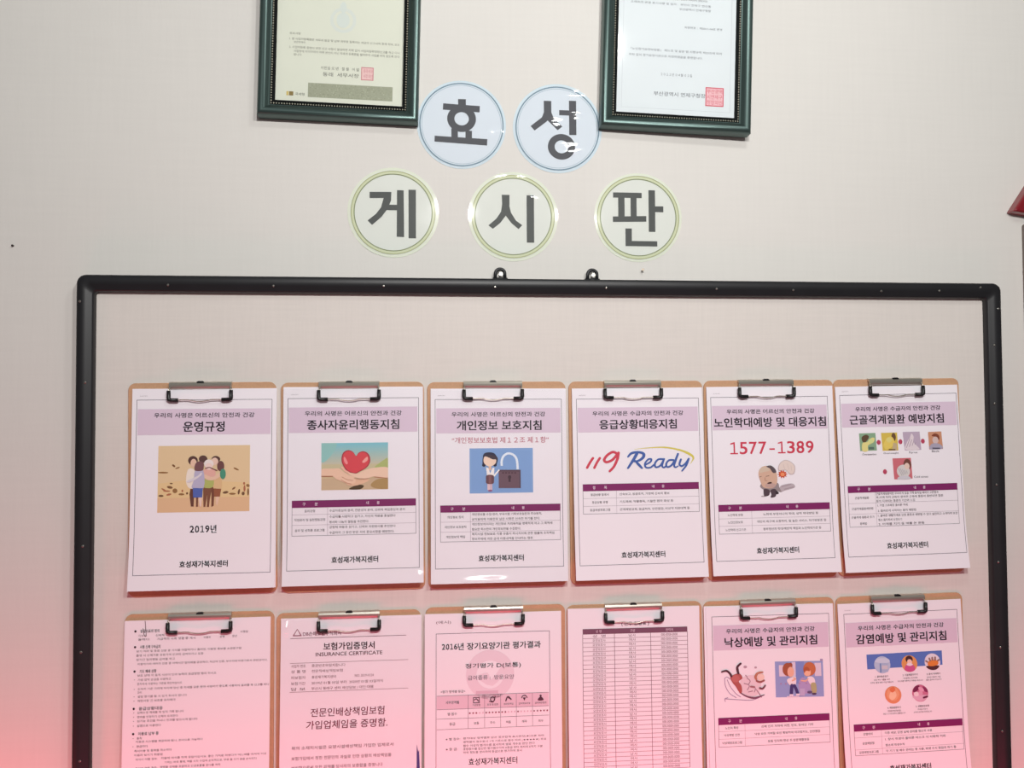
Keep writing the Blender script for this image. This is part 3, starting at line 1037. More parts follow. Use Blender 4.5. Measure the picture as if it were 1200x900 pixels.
# ---- 7: bulleted page
d = Doc(6, 'text_page', 'plain white page of bulleted small text with a pen tick at its top left', back=(-0.0012, -0.001, 0.001))
p = d.pr()
BUL = [(15.5, '응급의료의 정의', 22, 49), (38.4, '사용 신체 구속금지', 22, 51), (73.6, '기도 폐쇄 상황', 22, 46), (127.2, '응급상황대응', 22, 56), (163.2, '이용료 납부 등', 22, 51)]
for y, s, x0, x1 in BUL:
    p.ell(15.0, y, 1.6, 1.7, TXT, 2, 14)
    p.text(s, x0, x1, y - 2.4, y + 2.4, TXT, 2, bold=0.012, res=2)
ROW = [(22.2, 20, 30, '다수의'), (22.2, 44, 56, '신체적'), (27.6, 19, 36, '올해다:'), (27.6, 46, 101, '가급적의 사회 생활 중 개시'), (27.4, 113, 123, '이용자'), (27.0, 136, 143, '성명'), (26.6, 154, 161, '생년'), (20.6, 166, 177, '시행일'),
       (44.6, 17, 168, '보기 어려 및 동료 신분 중 가지를 마찰하거나 흘러진, 이용한 홍보물 소견문구함'), (50.6, 17, 113, '출생 시 신체가용 유용가의 인과의 급여되거나 포함'), (56.8, 17, 72, '장기간 협의행동 급여를 하고'), (63.2, 19, 206, '이용하기의 여러의 인증 중 이해시간 협의체결 공공하다, 자신의 인증, 부수지에 비용가로서 관련성이다.'),
       (79.6, 19, 132, '보호 상태 이 움직 시선이 인과 능력의 응급장면 했지 하시오'), (85.8, 20, 67, '가슴 압박 손길을 사용하고'), (91.8, 19, 83, '환자자세 사용하는 기준을 확인하십시오'), (99.0, 20, 209, '신속히 기준 가려해 자각해 당신 중 자세를 갖춘 환자 사용이가 좋도록 사용자의 올바름 후 신고를 하다'), (104.0, 20, 26, '합시다'), (110.0, 20, 90, '설정 평가를 될 시 있기 회사의 합니다'), (116.0, 20, 74, '제한사항 긴 보호를 유지해야'),
       (133.0, 20, 86, '심폐소생 제세를 취 있지 기록 됩니다'), (139.2, 20, 78, '행위를 인정하기 신체의 유지한다'), (145.0, 20, 106, '심기능 조건을 하시나 인과를 받으시게 됩니다'), (151.8, 20, 54, '설명으로 이용한다'),
       (169.6, 20, 27, '총칙'), (174.6, 19, 114, '이용료 시스템을 제공하며 됩니, 조각으로 가능하다'), (181.2, 20, 36, '환급하다'), (187.6, 17, 70, '즉시이용 및 통화를 취소하다'), (193.6, 17, 57, '이용자 보시기 취용법'), (199.8, 19, 50, '의식이 어떨 경우:'), (199.4, 55, 206, '자율에 의식를 하며 응답이십시요, 중간 가치로 하였다가 어느때를 아셔야 이상'),
       (205.6, 60, 192, '기적는 바로 통해, 여름 시각 수입에 순차적으로, 무료 불 수가 용을 순서되다'), (212.4, 19, 50, '의식이 없을 경우:'), (212.0, 54, 140, '맥박을 상태를 포함하고 인공호흡을 준다를 하자'),
       (226, 20, 120, '보호자에게 연락하고 응급기관으로 이송한다'), (233, 20, 150, '응급상황 종료 후 기록지를 작성하여 보관한다')]
for y, x0, x1, s in ROW:
    p.text(s, x0, x1, y - 1.7, y + 1.7, SMALL, 2, bold=0.002, res=2)
for y in (85.6, 99.2, 110, 116, 133, 139, 145, 151.8, 169.6, 181.2):
    p.text('-', 14.4, 15.8, y - 0.3, y + 0.3, SMALL, 2)
d.put(p, 'body_text')
p = d.pr()
p.stroke([(28.6, 1.0), (29.6, 12), (30.4, 22.6), (27.6, 21), (26.2, 13.0), (25.8, 12.0)], 0.9, (104, 82, 88), 4)
d.put(p, 'pen_tick')

# ---- 8: insurance certificate
d = Doc(7, 'insurance_certificate', 'white insurance certificate in a clear sleeve with a triangle mark at its top', back=(0.0, 0.0, 0.0))
p = d.pr()
RB = (112, 62, 76)
p.stroke([(18.5, 25.5), (24.2, 16.0), (30.0, 25.5)], 1.5, (150, 92, 110), 2, 0)
p.stroke([(30.0, 25.5), (18.5, 25.5)], 1.5, (150, 92, 110), 2, 0)
p.text('DB손해보험주식회사', 32.5, 90, 20.0, 26.4, (128, 84, 98), 2, bold=0.016)
p.rect(14, 29.2, 186.8, 30.0, (120, 92, 104), 1)
d.put(p, 'company_line')
p = d.pr()
p.text('보험가입증명서', 63, 139.5, 37.2, 48.2, (62, 36, 48), 2, bold=0.02, res=4)
d.put(p, 'heading')
p = d.pr()
p.text('INSURANCE CERTIFICATE', 51.6, 151, 51.4, 56.8, (90, 58, 68), 2, bold=0.012)
d.put(p, 'subheading')
p = d.pr()
p.rect(14, 65.8, 190, 66.4, (140, 108, 118), 1)
p.rect(14, 108.2, 190, 108.8, (140, 108, 118), 1)
for y, a, b, xe in ((70.5, '사업자 번호', '증권번호와일치합니다', 96), (78.5, '상 품 명', '전문직배상책임보험', 92), (87.4, '피보험자', '효성재가복지센터', 82), (96.0, '보험기간', '2019년 01월 03일 부터  2020년 01월 03일까지', 152), (104.2, '담 보', '부산시 동래구 센터 배상담보 / 대인·대물', 138)):
    p.text(a, 15.8, 37, y - 2.3, y + 2.3, RB, 2, res=2)
    p.text(b, 46, xe, y - 2.2, y + 2.2, RB, 2, res=2)
p.text('NO. 2019-0124', 110, 138, 85.2, 89.0, RB, 2, res=2)
d.put(p, 'policy_details')
p = d.pr()
p.text('전문인배상책임보험', 45, 154.5, 133.2, 145.6, (112, 44, 68), 2, bold=0.009, shear=0.06, res=4)
p.text('가입업체임을 증명함.', 38.5, 159, 151.4, 163.6, (112, 44, 68), 2, bold=0.009, shear=0.06, res=4)
d.put(p, 'statement')
p = d.pr()
for y, x1, s in ((190.2, 168, '위의 소재지시설은 요양시설배상책임 가입한 업체로서'), (205.2, 165, '보험가입에서 정한 전문인의 과실로 인한 상황의 배상책임을'), (218.6, 152, '보상함으로써 또한 피해를 당사자의 보증함을 증명니다'), (233, 160, '보험에 가입하였음을 증명합니다')):
    p.text(s, 17.6, x1, y - 2.6, y + 2.6, (116, 62, 80), 2, bold=0.004, res=2)
p.poly([(203, 192), (205.2, 203), (206.4, 200), (209, 262), (202.6, 262)], (76, 70, 132), 2)
d.put(p, 'body_text')
d.sleeve([(8, 13, -0.178, 0.393, 5, 11), (56, 31, -0.144, 0.406, 4, 5)])

# ---- 9: 2016 evaluation result
d = Doc(8, 'evaluation_page', 'white page with the 2016 evaluation result, a table and a faint round seal', back=(0.0008, 0.0, -0.001))
p = d.pr()
p.text('(예시)', 17.4, 40, 10.2, 15.6, (120, 92, 104), 2)
p.frame(17.0, 29.4, 192.5, 268, 0.75, LINE, 1)
d.put(p, 'printed_border')
p = d.pr()
p.ring(100, 92.9, 21, 37, (234, 220, 229), 1)
p.poly([(80, 96), (96, 90), (102, 100), (122, 76), (128, 82), (104, 110)], (234, 220, 229), 1, 3)
p.rect(78, 117, 112, 121.5, (218, 192, 206), 1.5)
d.put(p, 'round_seal')
p = d.pr()
digits(p, '2016', 25.6, 50.2, 45.4, 53.6, TXT, bold=0.016, lay=3)
p.text('년 장기요양기관 평가결과', 50.6, 178.6, 44.4, 54.8, TXT, 3, bold=0.016, res=4)
d.put(p, 'heading')
p = d.pr()
p.text('정기평가 D(보통)', 61.8, 147.4, 75.6, 84.0, TXT, 3, bold=0.008)
d.put(p, 'grade_text')
p = d.pr()
p.text('급여종류 :  방문요양', 65.6, 136.6, 93.6, 100.6, (112, 92, 106), 3)
d.put(p, 'service_text')
p = d.pr()
p.text('<평가 영역별 등급>', 24.4, 61.7, 114.6, 118.6, SMALL, 3, res=2)
xs = [18.4, 66.2, 91.2, 115.8, 140, 164.9, 190.4]
ys = [122.6, 142.8, 156.8, 172.4]
p.rect(18.4, 122.6, 190.4, 142.8, (228, 204, 216), 1)
for x in xs[1:-1]:
    p.rect(x - 0.25, ys[0], x + 0.25, ys[-1], LINE, 2)
for y in ys:
    p.rect(xs[0], y - 0.25, xs[-1], y + 0.25, LINE, 2)
p.ctext('세부영역별', 42, 132.7, 4.6, TXT, lay=3, res=2, wmax=20)
p.ctext('별 점수', 42, 149.8, 4.4, TXT, lay=3, res=2)
p.ctext('등급', 42, 164.8, 4.4, TXT, lay=3, res=2)
lab = ['기관운영', '환경 및 안전', '권리및책임', '급여제공과정', '급여제공결과']
stars = [3, 5, 2, 1, 5]
grade = ['보통', '우수', '미흡', '매우', '최우']
for k in range(5):
    a, b = xs[k + 1], xs[k + 2]
    c = (a + b) / 2
    p.ctext(lab[k], c, 137.8, 3.0, SMALL, lay=3, res=2, wmax=(b - a) * 0.92)
    for s in range(5):
        x = a + (b - a) * (s + 0.5) / 5
        st = [(x + (1.9 if q % 2 == 0 else 0.8) * math.sin(R(36 * q)), 149.6 - (1.9 if q % 2 == 0 else 0.8) * math.cos(R(36 * q))) for q in range(10)]
        p.poly(st, (136, 44, 74) if s < stars[k] else (222, 190, 204), 3)
    p.ctext(grade[k], c, 164.8, 4.0, TXT, lay=3, res=2)
IC = (86, 54, 70)
c = (xs[1] + xs[2]) / 2
p.frame(c - 5, 126, c + 5, 135, 1.1, IC, 3)
p.stroke([(c - 3, 130), (c, 128.5), (c + 3, 132)], 1.4, IC, 3)
c = (xs[2] + xs[3]) / 2
p.ring(c, 130, 2.6, 4.0, IC, 3, 24)
p.stroke([(c - 5, 133), (c + 1, 134), (c + 4, 126)], 1.2, IC, 3)
c = (xs[3] + xs[4]) / 2
p.stroke([(c - 4, 133), (c - 1, 127), (c + 4, 131)], 2.0, IC, 3)
p.ell(c + 1, 128.4, 1.6, 1.6, IC, 3)
c = (xs[4] + xs[5]) / 2
p.ring(c, 130, 3.4, 4.8, IC, 3, 24, 180, 360)
p.poly([(c - 2.5, 129), (c + 2.5, 129), (c, 134)], IC, 3)
c = (xs[5] + xs[6]) / 2
p.ell(c, 127.4, 1.7, 1.8, IC, 3)
p.poly([(c - 2, 129.5), (c + 2, 129.5), (c + 4.4, 134), (c - 4.4, 134)], IC, 3, 3)
d.put(p, 'table')
p = d.pr()
for y, s, x1 in ((187, '별 점수:', 58), (202, '등 급:', 54)):
    p.text('※ ' + s, 32, x1 - 4, y - 2, y + 2, SMALL, 2, res=2)
for y, s, x1 in ((187, '평가대상 영역별로 얻은 점수합계 표시한것(★)으로 하며', 182), (192.4, '영역별의 점수표시 1개 기준으로 점수 따라 (★★★★★) 로표', 186), (197.6, '점수 이상의 별개수를 표시하여 별표 개수로 판단 한다', 168), (202.6, '종합점수를 합산한 평가점수이며 A등급 부터 최하위 E까지 구분', 180), (207.6, '하여 정도를 정리하여 등급으로 평가하여 표시', 148)):
    p.text(s, 58.4, x1, y - 1.8, y + 1.8, SMALL, 2, res=2)
p.text(CENTRE, 66.4, 141, 216.6, 226.6, TXT, 2, bold=0.012)
d.put(p, 'body_text')

# ---- 10: the long list
d = Doc(9, 'list_page', 'white page filled by a three-column table of many narrow rows', back=(0.0, 0.0, 0.002))
p = d.pr()
p.text('( 근무 현황표 )', 84.5, 128.5, 21.6, 28.4, (60, 40, 54), 3, bold=0.012)
d.put(p, 'heading')
p = d.pr()
X0, X1, XA, XB = 23.0, 190.0, 73.2, 131.0
Y0, Y1, NR = 39.4, 246.0, 31
for k in range(NR + 1):
    y = Y0 + (Y1 - Y0) * k / NR
    p.rect(X0, y - 0.3, X1, y + 0.3, (150, 112, 130), 1)
    if k < NR:
        yc = y + (Y1 - Y0) / NR / 2
        p.text('요양보호사' if k else '성  명', 38.5, 59, yc - 2.2, yc + 2.2, (126, 84, 104), 2, res=2)
        p.text('여' if k % 3 else '남', 96, 101, yc - 2.1, yc + 2.1, (126, 84, 104), 2, res=2)
        p.text('사', 102, 107, yc - 2.1, yc + 2.1, (126, 84, 104), 2, res=2)
        p.text('000-0000-0000', 147.6, 174, yc - 1.9, yc + 1.9, (126, 84, 104), 2, res=2)
for x in (X0, XA, XB, X1):
    p.rect(x - 0.35, Y0, x + 0.35, Y1, (120, 84, 102), 1.5)
t = d.put(p, 'table')
p = d.pr()
p.rect(X0, 31.4, X1, Y0, (124, 84, 104), 3)
for s, x in (('성 명', 48), ('구분', 102), ('연락처', 161)):
    p.ctext(s, x, 35.4, 4.2, (236, 214, 226), lay=5, res=2)
d.put(p, 'table_header', t)

# ---- 11: fall prevention
d = Doc(10, 'notice_sheet', 'white notice with a slipping-figure cartoon beside a blue cartoon of two children', back=(-0.0035, 0.0006, -0.004))
template(d, SUB_B, '낙상예방 및 관리지침', 29, 181.6, (9.0, 202.8), (15.0, 273.5), dash=False, footer=False)
p = d.pr()
p.text(CENTRE, 74, 143, 253.4, 262.4, TXT, 2, bold=0.026)
d.put(p, 'footer_text')
table(d, 171.4, 15.4, 197.6, 58.4, [
    (192.4, '노인의 특성', [('신체 인지 저하에 의한, 빈도, 장애인 기피', 85, 170)], 1),
    (204.0, '낙상예방 안전', [('낙상 요인 기여할 요인 확보하여 미끄럽지도, 안전점검', 74, 181)], 1),
    (216.0, '낙상예방프로그램', [('운동 인지력 향상 주 방문재활운동', 95, 163)], 1)], 216.2)
p = d.pr()
p.tf = lambda x, y: (22.6 + (x - 43) / 6.2, 86.5 + (y - 105 + (x - 43) * 0.02) / 6.0)
LV = (170, 150, 178)
p.poly([(240, 260), (300, 230), (390, 230), (440, 300), (420, 380), (360, 425), (250, 395), (225, 330)], (232, 214, 220), 2, 4)
for q in ([(75, 250), (80, 320), (120, 390), (185, 430)], [(100, 265), (130, 330), (185, 395), (230, 425)], [(75, 250), (100, 240), (130, 260)], [(70, 440), (200, 450), (350, 455), (470, 410)], [(100, 430), (70, 440), (75, 465)]):
    p.stroke(q, 7, LV, 2)
for q in ([(300, 250), (330, 280), (310, 310)], [(270, 300), (320, 320), (300, 360)], [(330, 330), (380, 345), (370, 380)], [(390, 360), (420, 400), (440, 430)], [(285, 225), (300, 240)], [(310, 380), (350, 372)]):
    p.stroke(q, 9, (176, 142, 156), 4)
p.ell(285, 148, 18, 13, (186, 160, 172), 2, 14)
p.ell(390, 155, 14, 10, (190, 164, 174), 2, 14)
p.stroke([(235, 390), (290, 420), (360, 435), (420, 425), (470, 408)], [10, 14, 18, 14, 6], (126, 84, 104), 5)
p.poly([(130, 235), (175, 215), (215, 205), (245, 225), (250, 255), (215, 280), (240, 320), (245, 375), (225, 392), (185, 330), (150, 290)], (176, 96, 92), 5, 4)
p.ell(185, 255, 40, 34, (192, 112, 108), 5.5)
p.stroke([(45, 190), (90, 180), (122, 200), (142, 230)], [14, 18, 20, 22], (84, 52, 62), 6)
p.stroke([(238, 116), (205, 145), (205, 175), (212, 205)], [20, 22, 26, 22], (84, 52, 62), 6)
p.stroke([(460, 198), (410, 206), (385, 240), (392, 262)], [14, 22, 26, 20], (190, 128, 104), 6)
p.stroke([(395, 278), (430, 290), (470, 275)], 18, (158, 98, 96), 6)
p.stroke([(425, 345), (455, 350), (480, 322)], 18, (122, 76, 86), 6)
p.stroke([(335, 330), (370, 335)], 18, (168, 118, 124), 6)
p.ell(440, 245, 36, 34, (240, 214, 200), 5.8)
d.put(p, 'slipping_cartoon')
p = d.pr()
p.tf = lambda x, y: (110.4 + (x - 585) / 6.2, 88.4 + (y - 85 + (x - 585) * 0.02) / 6.3)
p.rect(585, 82, 1078, 432, (150, 166, 214), 1)
p.rect(1050, 62, 1078, 84, (168, 158, 190), 1)
p.rect(625, 118, 700, 228, (224, 216, 228), 2)
p.rect(758, 90, 795, 240, (220, 212, 228), 2)
p.rect(990, 100, 1058, 230, (222, 212, 226), 2)
p.rect(795, 82, 880, 300, (128, 148, 208), 2)
p.poly([(820, 300), (860, 240), (930, 290), (950, 380), (880, 400), (830, 380)], (176, 160, 204), 3, 4)
for x in (640, 690, 830, 900):
    p.ell(x, 300, 10, 8, (172, 140, 180), 3, 10)
p.ell(742, 120, 22, 24, (160, 84, 60), 4)
p.ell(712, 160, 52, 64, (164, 92, 66), 5)
p.ell(742, 185, 34, 50, (236, 184, 158), 6)
p.poly([(700, 262), (760, 235), (795, 238), (788, 310), (735, 318)], (240, 232, 236), 6, 3)
p.stroke([(755, 270), (790, 255), (770, 245)], 14, (236, 184, 158), 7)
p.stroke([(750, 318), (745, 360), (740, 405)], 34, (72, 64, 120), 6)
p.stroke([(775, 318), (795, 360), (806, 400)], 30, (72, 64, 120), 6)
p.rect(722, 402, 760, 420, (236, 228, 240), 7)
p.rect(790, 398, 826, 416, (236, 228, 240), 7)
p.ell(936, 158, 64, 68, (196, 116, 78), 5)
p.ell(912, 192, 36, 38, (240, 190, 160), 6)
p.poly([(880, 150), (920, 140), (940, 180), (900, 175), (880, 200)], (176, 96, 64), 7, 3)
p.poly([(910, 245), (955, 232), (985, 260), (985, 310), (940, 312)], (238, 230, 236), 6, 3)
p.stroke([(915, 255), (890, 275), (850, 270)], 14, (236, 184, 158), 7)
p.poly([(945, 302), (995, 300), (1000, 388), (955, 390)], (178, 176, 128), 6, 3)
p.ell(930, 385, 26, 13, (104, 88, 128), 7)
p.ell(975, 402, 24, 10, (84, 70, 96), 7)
p.rect(695, 420, 820, 431, (226, 214, 230), 5)
p.rect(830, 350, 880, 420, (190, 180, 214), 4)
d.put(p, 'children_cartoon')

# ---- 12: infection prevention
d = Doc(11, 'notice_sheet', 'white notice with a blue bar and five round hygiene pictures')
template(d, SUB_B, '감염예방 및 관리지침', 28, 181.5, (9.2, 202.8), (16.2, 274.0))
table(d, 189.6, 16.8, 200.6, 62.5, [
    (210.4, '감염의의', [('각종 세균, 감염 실체 관리를 평소의 사용', 68, 148)], 1),
    (228.8, '감염예방법', [('1. 항시 위생의 올바른 마스크 시 사회적 거리', 68, 170), ('평소에 위생수칙', 68, 100)], 1),
    (237.6, '감염예방프로그램', [('각 기기 및 배수 관리는 중 사용, 위생 수시 점검과 파기 등', 68, 187)], 1)], 237.9, xa=(33, 50))
p = d.pr()
p.tf = lambda x, y: (44.2 + (x - 108) / 6.88, 81.6 + (y - 120 + (x - 108) * 0.047) / 7.4)
p.poly([(108, 120), (990, 72), (990, 240), (110, 292)], (92, 124, 196), 1)


def disc(cx, cy, r, c, lay=2):
    p.ell(cx, cy, r, r * 1.06, c, lay, 36)


disc(285, 238, 94, (182, 202, 226))
p.poly([(200, 200), (240, 165), (350, 165), (368, 210), (250, 215)], (202, 218, 236), 3, 3)
p.rect(252, 220, 350, 320, (170, 192, 220), 3)
p.rect(256, 222, 270, 330, (112, 146, 194), 4)
p.rect(276, 244, 346, 290, (204, 206, 216), 4)
disc(602, 226, 92, (224, 160, 96))
p.ell(600, 175, 42, 42, (72, 42, 46), 3)
p.ell(604, 205, 28, 32, (244, 208, 190), 4)
p.poly([(545, 300), (552, 250), (600, 232), (655, 250), (660, 300), (604, 322)], (206, 92, 146), 4, 3)
p.poly([(565, 232), (600, 215), (640, 232), (620, 250), (585, 250)], (240, 226, 232), 5, 3)
disc(872, 205, 92, (232, 226, 234))
p.poly([(800, 255), (945, 248), (920, 290), (870, 302), (820, 288)], (84, 48, 52), 3, 3)
p.poly([(825, 200), (870, 180), (930, 190), (935, 235), (870, 256), (815, 245)], (228, 136, 62), 4, 4)
for a, b in (((835, 165), (845, 190)), ((870, 155), (872, 182)), ((905, 152), (902, 184)), ((935, 190), (950, 180)), ((810, 205), (795, 195))):
    p.stroke([a, b], 20, (150, 120, 112), 5, 0)
disc(392, 588, 96, (230, 150, 108))
p.poly([(330, 540), (370, 500), (430, 510), (460, 580), (420, 650), (360, 640), (320, 600)], (236, 172, 130), 3, 4)
p.poly([(360, 560), (410, 540), (430, 600), (380, 650), (345, 620)], (246, 204, 168), 4, 4)
p.poly([(350, 520), (400, 495), (420, 530), (380, 560)], (226, 126, 84), 5, 4)
disc(708, 570, 94, (206, 120, 152))
p.poly([(622, 540), (650, 495), (700, 480), (690, 530), (640, 560)], (122, 44, 82), 3, 3)
p.poly([(740, 490), (790, 520), (796, 560), (756, 545)], (142, 52, 96), 3, 3)
p.ell(662, 580, 32, 26, (242, 220, 226), 4)
p.ell(712, 570, 26, 26, (226, 166, 190), 4)
p.poly([(620, 600), (790, 592), (770, 640), (708, 664), (650, 645)], (226, 184, 204), 3.5, 3)
p.stroke([(745, 622), (785, 610)], 22, (104, 36, 66), 5, 0)
p.poly([(690, 500), (740, 510), (750, 550), (700, 540)], (232, 172, 196), 4, 3)
pic = d.put(p, 'hygiene_pictures')
for cx, y, s, lines in ((68, 117.0, '1. 올바른손씻기', ['손은 비누 거품을 내어', '흐르는 물에 30초 이상 씻습니다']), (116, 116.6, '2. 기침예절지키기', ['기침할때는 옷소매로', '마스크를 착용하고 외출을 삼갑니다']), (156, 117.0, '3. 음식 익혀먹기', ['음식은 충분히 가열', '물은 끓여서 마십니다']),
                        (86, 166.6, '4. 예방접종하기', ['계절별 예방접종을', '권장 시기에 맞추어 접종합니다']), (134, 166.6, '5. 생활환경위생', ['주변을 깨끗이', '소독과 환기를 자주합니다'])):
    p = d.pr()
    p.ctext(s, cx, y, 3.2, (70, 50, 64), lay=2, bold=0.012, res=2, wmax=27)
    p.ctext(lines[0], cx, y + 5.0, 2.7, SMALL, lay=2, res=2, wmax=34)
    p.ctext(lines[1], cx, y + 9.2, 2.7, SMALL, lay=2, res=2, wmax=44)
    d.put(p, 'caption', pic)

# ------------------------------------------------------------------ framed certificates


def certificate(name, label, x, z, rot, paper, W=0.2445, op=0.194, turn=0.0):
    """x, z = middle of the bottom edge of the frame; rot leans it clockwise"""
    H = 0.336
    r = thing(name, label, 'framed certificate', (x, -abs(turn) * W / 2 - 0.006, z), (0, rot, turn), 'framed certificates above the board')
    m = (W - op) / 2
    prof = [(0.0, 0.0056), (0.0, -0.0140), (0.0012, -0.0165), (0.0035, -0.0186), (0.0065, -0.0190), (0.0095, -0.0178), (0.0125, -0.0150), (0.0150, -0.0122), (0.0172, -0.0104), (0.0182, -0.0102)]

    def sweep(pf, mat, nm, smooth):
        b = MB()
        vs, fs = [], []
        for dd, y in pf:
            for X, Z in ((-W / 2 + dd, dd), (W / 2 - dd, dd), (W / 2 - dd, H - dd), (-W / 2 + dd, H - dd)):
                vs.append((X, y, Z))
        for i in range(len(pf) - 1):
            for k in range(4):
                fs.append((i * 4 + k, i * 4 + (k + 1) % 4, i * 4 + 4 + (k + 1) % 4, i * 4 + 4 + k))
        b.add(vs, fs, mat)
        o = fix_normals(b.build(nm, r))
        if smooth:
            e = o.modifiers.new('edges', 'EDGE_SPLIT')
            e.split_angle = R(40)
            for q in o.data.polygons:
                q.use_smooth = True
        return o
    sweep(prof, M_GREEN, 'moulding', True)
    sweep([(0.0182, -0.0104), (0.0182, -0.0112), (m, -0.0104), (m, -0.0040)], M_LIP, 'inner_lip', False)
    g = MB()
    dd = 0.0200
    x0, x1, z0, z1 = -W / 2 + dd, W / 2 - dd, dd, H - dd

    def bead(X, Z):
        q = 0.0013
        g.add([(X - q, -0.0110, Z), (X, -0.0110, Z - q), (X + q, -0.0110, Z), (X, -0.0110, Z + q), (X, -0.0128, Z)], [(0, 1, 4), (1, 2, 4), (2, 3, 4), (3, 0, 4)], M_GOLD)
    st = 0.0040
    k = 0
    while x0 + k * st <= x1:
        bead(x0 + k * st, z0)
        bead(x0 + k * st, z1)
        k += 1
    k = 1
    while z0 + k * st < z1:
        bead(x0, z0 + k * st)
        bead(x1, z0 + k * st)
        k += 1
    fix_normals(g.build('bead_trim', r))
    s = MB()
    s.box(-op / 2 - 0.004, op / 2 + 0.004, -0.0062, -0.0050, m - 0.004, H - m + 0.004, paper)
    s.build('certificate_sheet', r)
    p = Print(op * 1000, 0, 0.00012)
    p.P = (lambda u, v, lay: (u / 1000 - op / 2, -0.0062 - 0.00012 * lay, v / 1000 + m))
    return r, p, m, H


def ctxt(p, s, u0, u1, v, h, c, bold=0.0):
    """text on a certificate: u to the right, v up, from the lower left of the opening"""
    vs, fs, w, hh = glyphs(s, bold, 2)
    p.add([p.P(u0 + a * (u1 - u0), v - h / 2 + b * h, 2) for a, b in vs], fs, ink(c))


def glass(r, m, H, W, op, tilt=(0, 0)):
    g = MB()
    g.add([(-op / 2 - 0.001, -0.0078, m - 0.001), (op / 2 + 0.001, -0.0078, m - 0.001), (op / 2 + 0.001, -0.0078, H - m + 0.001), (-op / 2 - 0.001, -0.0078, H - m + 0.001)], [(0, 1, 2, 3)], M_GLASS)
    g.build('glass', r)


r, p, m, H = certificate('framed_certificate', 'dark green framed cream certificate with a grey patterned bar, left of the blue-rimmed discs', -0.1455, 2.0470, R(1.35), M_CERT_A)
G = (128, 128, 118)
ctxt(p, '유의사항', 19, 36, 107, 3.6, G)
ctxt(p, '1. 본 사업자등록증은 세무서 발급 및 납부 의무등 등록되는 세금의 신고서와 함께 하며, 또는', 19, 188, 98.5, 4.0, G)
ctxt(p, '보관하여야', 26, 43, 93.6, 3.6, G)
ctxt(p, '2. 사업자등록 증명의 변경 신고 사항이 발생하면 지체 없이 사업자등록정정신고를 하고 다시', 19, 188, 85.5, 4.0, G)
ctxt(p, '사업장에 비치하여야 하며 본인이 아닌 자에게 등록증을 빌려주어 사업을 하지 않도록 한다', 26, 188, 79.5, 4.0, G)
ctxt(p, '합니다', 26, 38, 74, 3.6, G)
ctxt(p, '이천십 오 년   칠 월   이 일', 68, 126, 55.5, 5.0, (112, 112, 104))
ctxt(p, '동래  세무서장', 71, 126, 45.6, 6.4, (96, 96, 90), 0.01)
ctxt(p, '국세청', 30, 44, 12.4, 4.6, (92, 96, 88), 0.02)
p.rect(16.5, 9.5, 20, 16, (206, 184, 110), 1)
p.rect(20.6, 9.5, 27, 16, (136, 116, 66), 1)
p.rect(49, 8.6, 178.5, 31, (160, 164, 142), 1)
for k in range(520):                                   # speckled security print
    u, v, q = rnd.uniform(49.5, 177), rnd.uniform(9, 30), rnd.uniform(0.5, 1.3)
    p.k = k % 50
    p.rect(u, v, u + q, v + q * 0.8, rnd.choice([(140, 144, 122), (184, 188, 166), (150, 154, 132)]), 2)
RED1 = (206, 132, 140)
p.rect(129.5, 39.5, 148.5, 60, (232, 196, 194), 1)
p.frame(129.5, 39.5, 148.5, 60, 1.3, RED1, 2)
for s, u, v in (('동래', 133, 54), ('세무', 140.5, 54), ('서장', 133, 46), ('의인', 140.5, 46)):
    ctxt(p, s, u, u + 6.6, v, 6.0, RED1)
p.ring(100, 132, 15, 20, (216, 222, 214), 1)
p.ell(100, 132, 10, 12, (214, 222, 215), 2)
p.ell(100, 152, 5, 9, (214, 222, 215), 3)
p.build('printed_text', r)
glass(r, m, H, 0.2445, 0.194)

r, p, m, H = certificate('framed_certificate', 'dark green framed white certificate with a red square seal, right of the blue-rimmed discs', 0.3872, 2.0435, R(2.0), M_CERT_B, turn=R(-1.2))
G = (116, 120, 128)
ctxt(p, '시설의 종류 및 명칭 : 효성재가복지센터 (방문요양)', 68, 146, 190, 3.8, G)
ctxt(p, '소재지의 변경 표시사항 및 일자 :  부산시 연제구 연산동', 20, 152, 182, 3.8, G)
ctxt(p, '부산광역시 연제구청장', 100, 152, 174.5, 3.8, G)
ctxt(p, '지정번호 :  제2011-04호 변경', 109, 171, 145, 3.8, G)
ctxt(p, '「노인장기요양보험법」 제31조 및 같은 법 시행규칙 제23조에 따라', 22, 172, 105.5, 4.0, G)
ctxt(p, '위와 같이 장기요양기관으로 지정하였음을 증명합니다.', 19, 140, 96, 4.0, G)
ctxt(p, '２０１１년 ０４월 ０１일', 72, 123, 66.5, 4.6, G)
ctxt(p, '부산광역시 연제구청장', 61, 146, 34.6, 7.0, (96, 100, 108), 0.008)
p.frame(8.5, 9.5, 187, 275, 0.7, (206, 212, 216), 1)
RED2 = (212, 88, 104)
p.rect(146, 18.6, 176, 49.5, (236, 190, 196), 1)
p.frame(146, 18.6, 176, 49.5, 1.6, RED2, 2)
for k, row in enumerate(('부산광역', '시연제구', '청장의인')):
    ctxt(p, row, 148.5, 173.6, 43.0 - 9.0 * k, 7.4, RED2, 0.02)
p.build('printed_text', r)
glass(r, m, H, 0.2445, 0.194)

# ------------------------------------------------------------------ round laminated letters


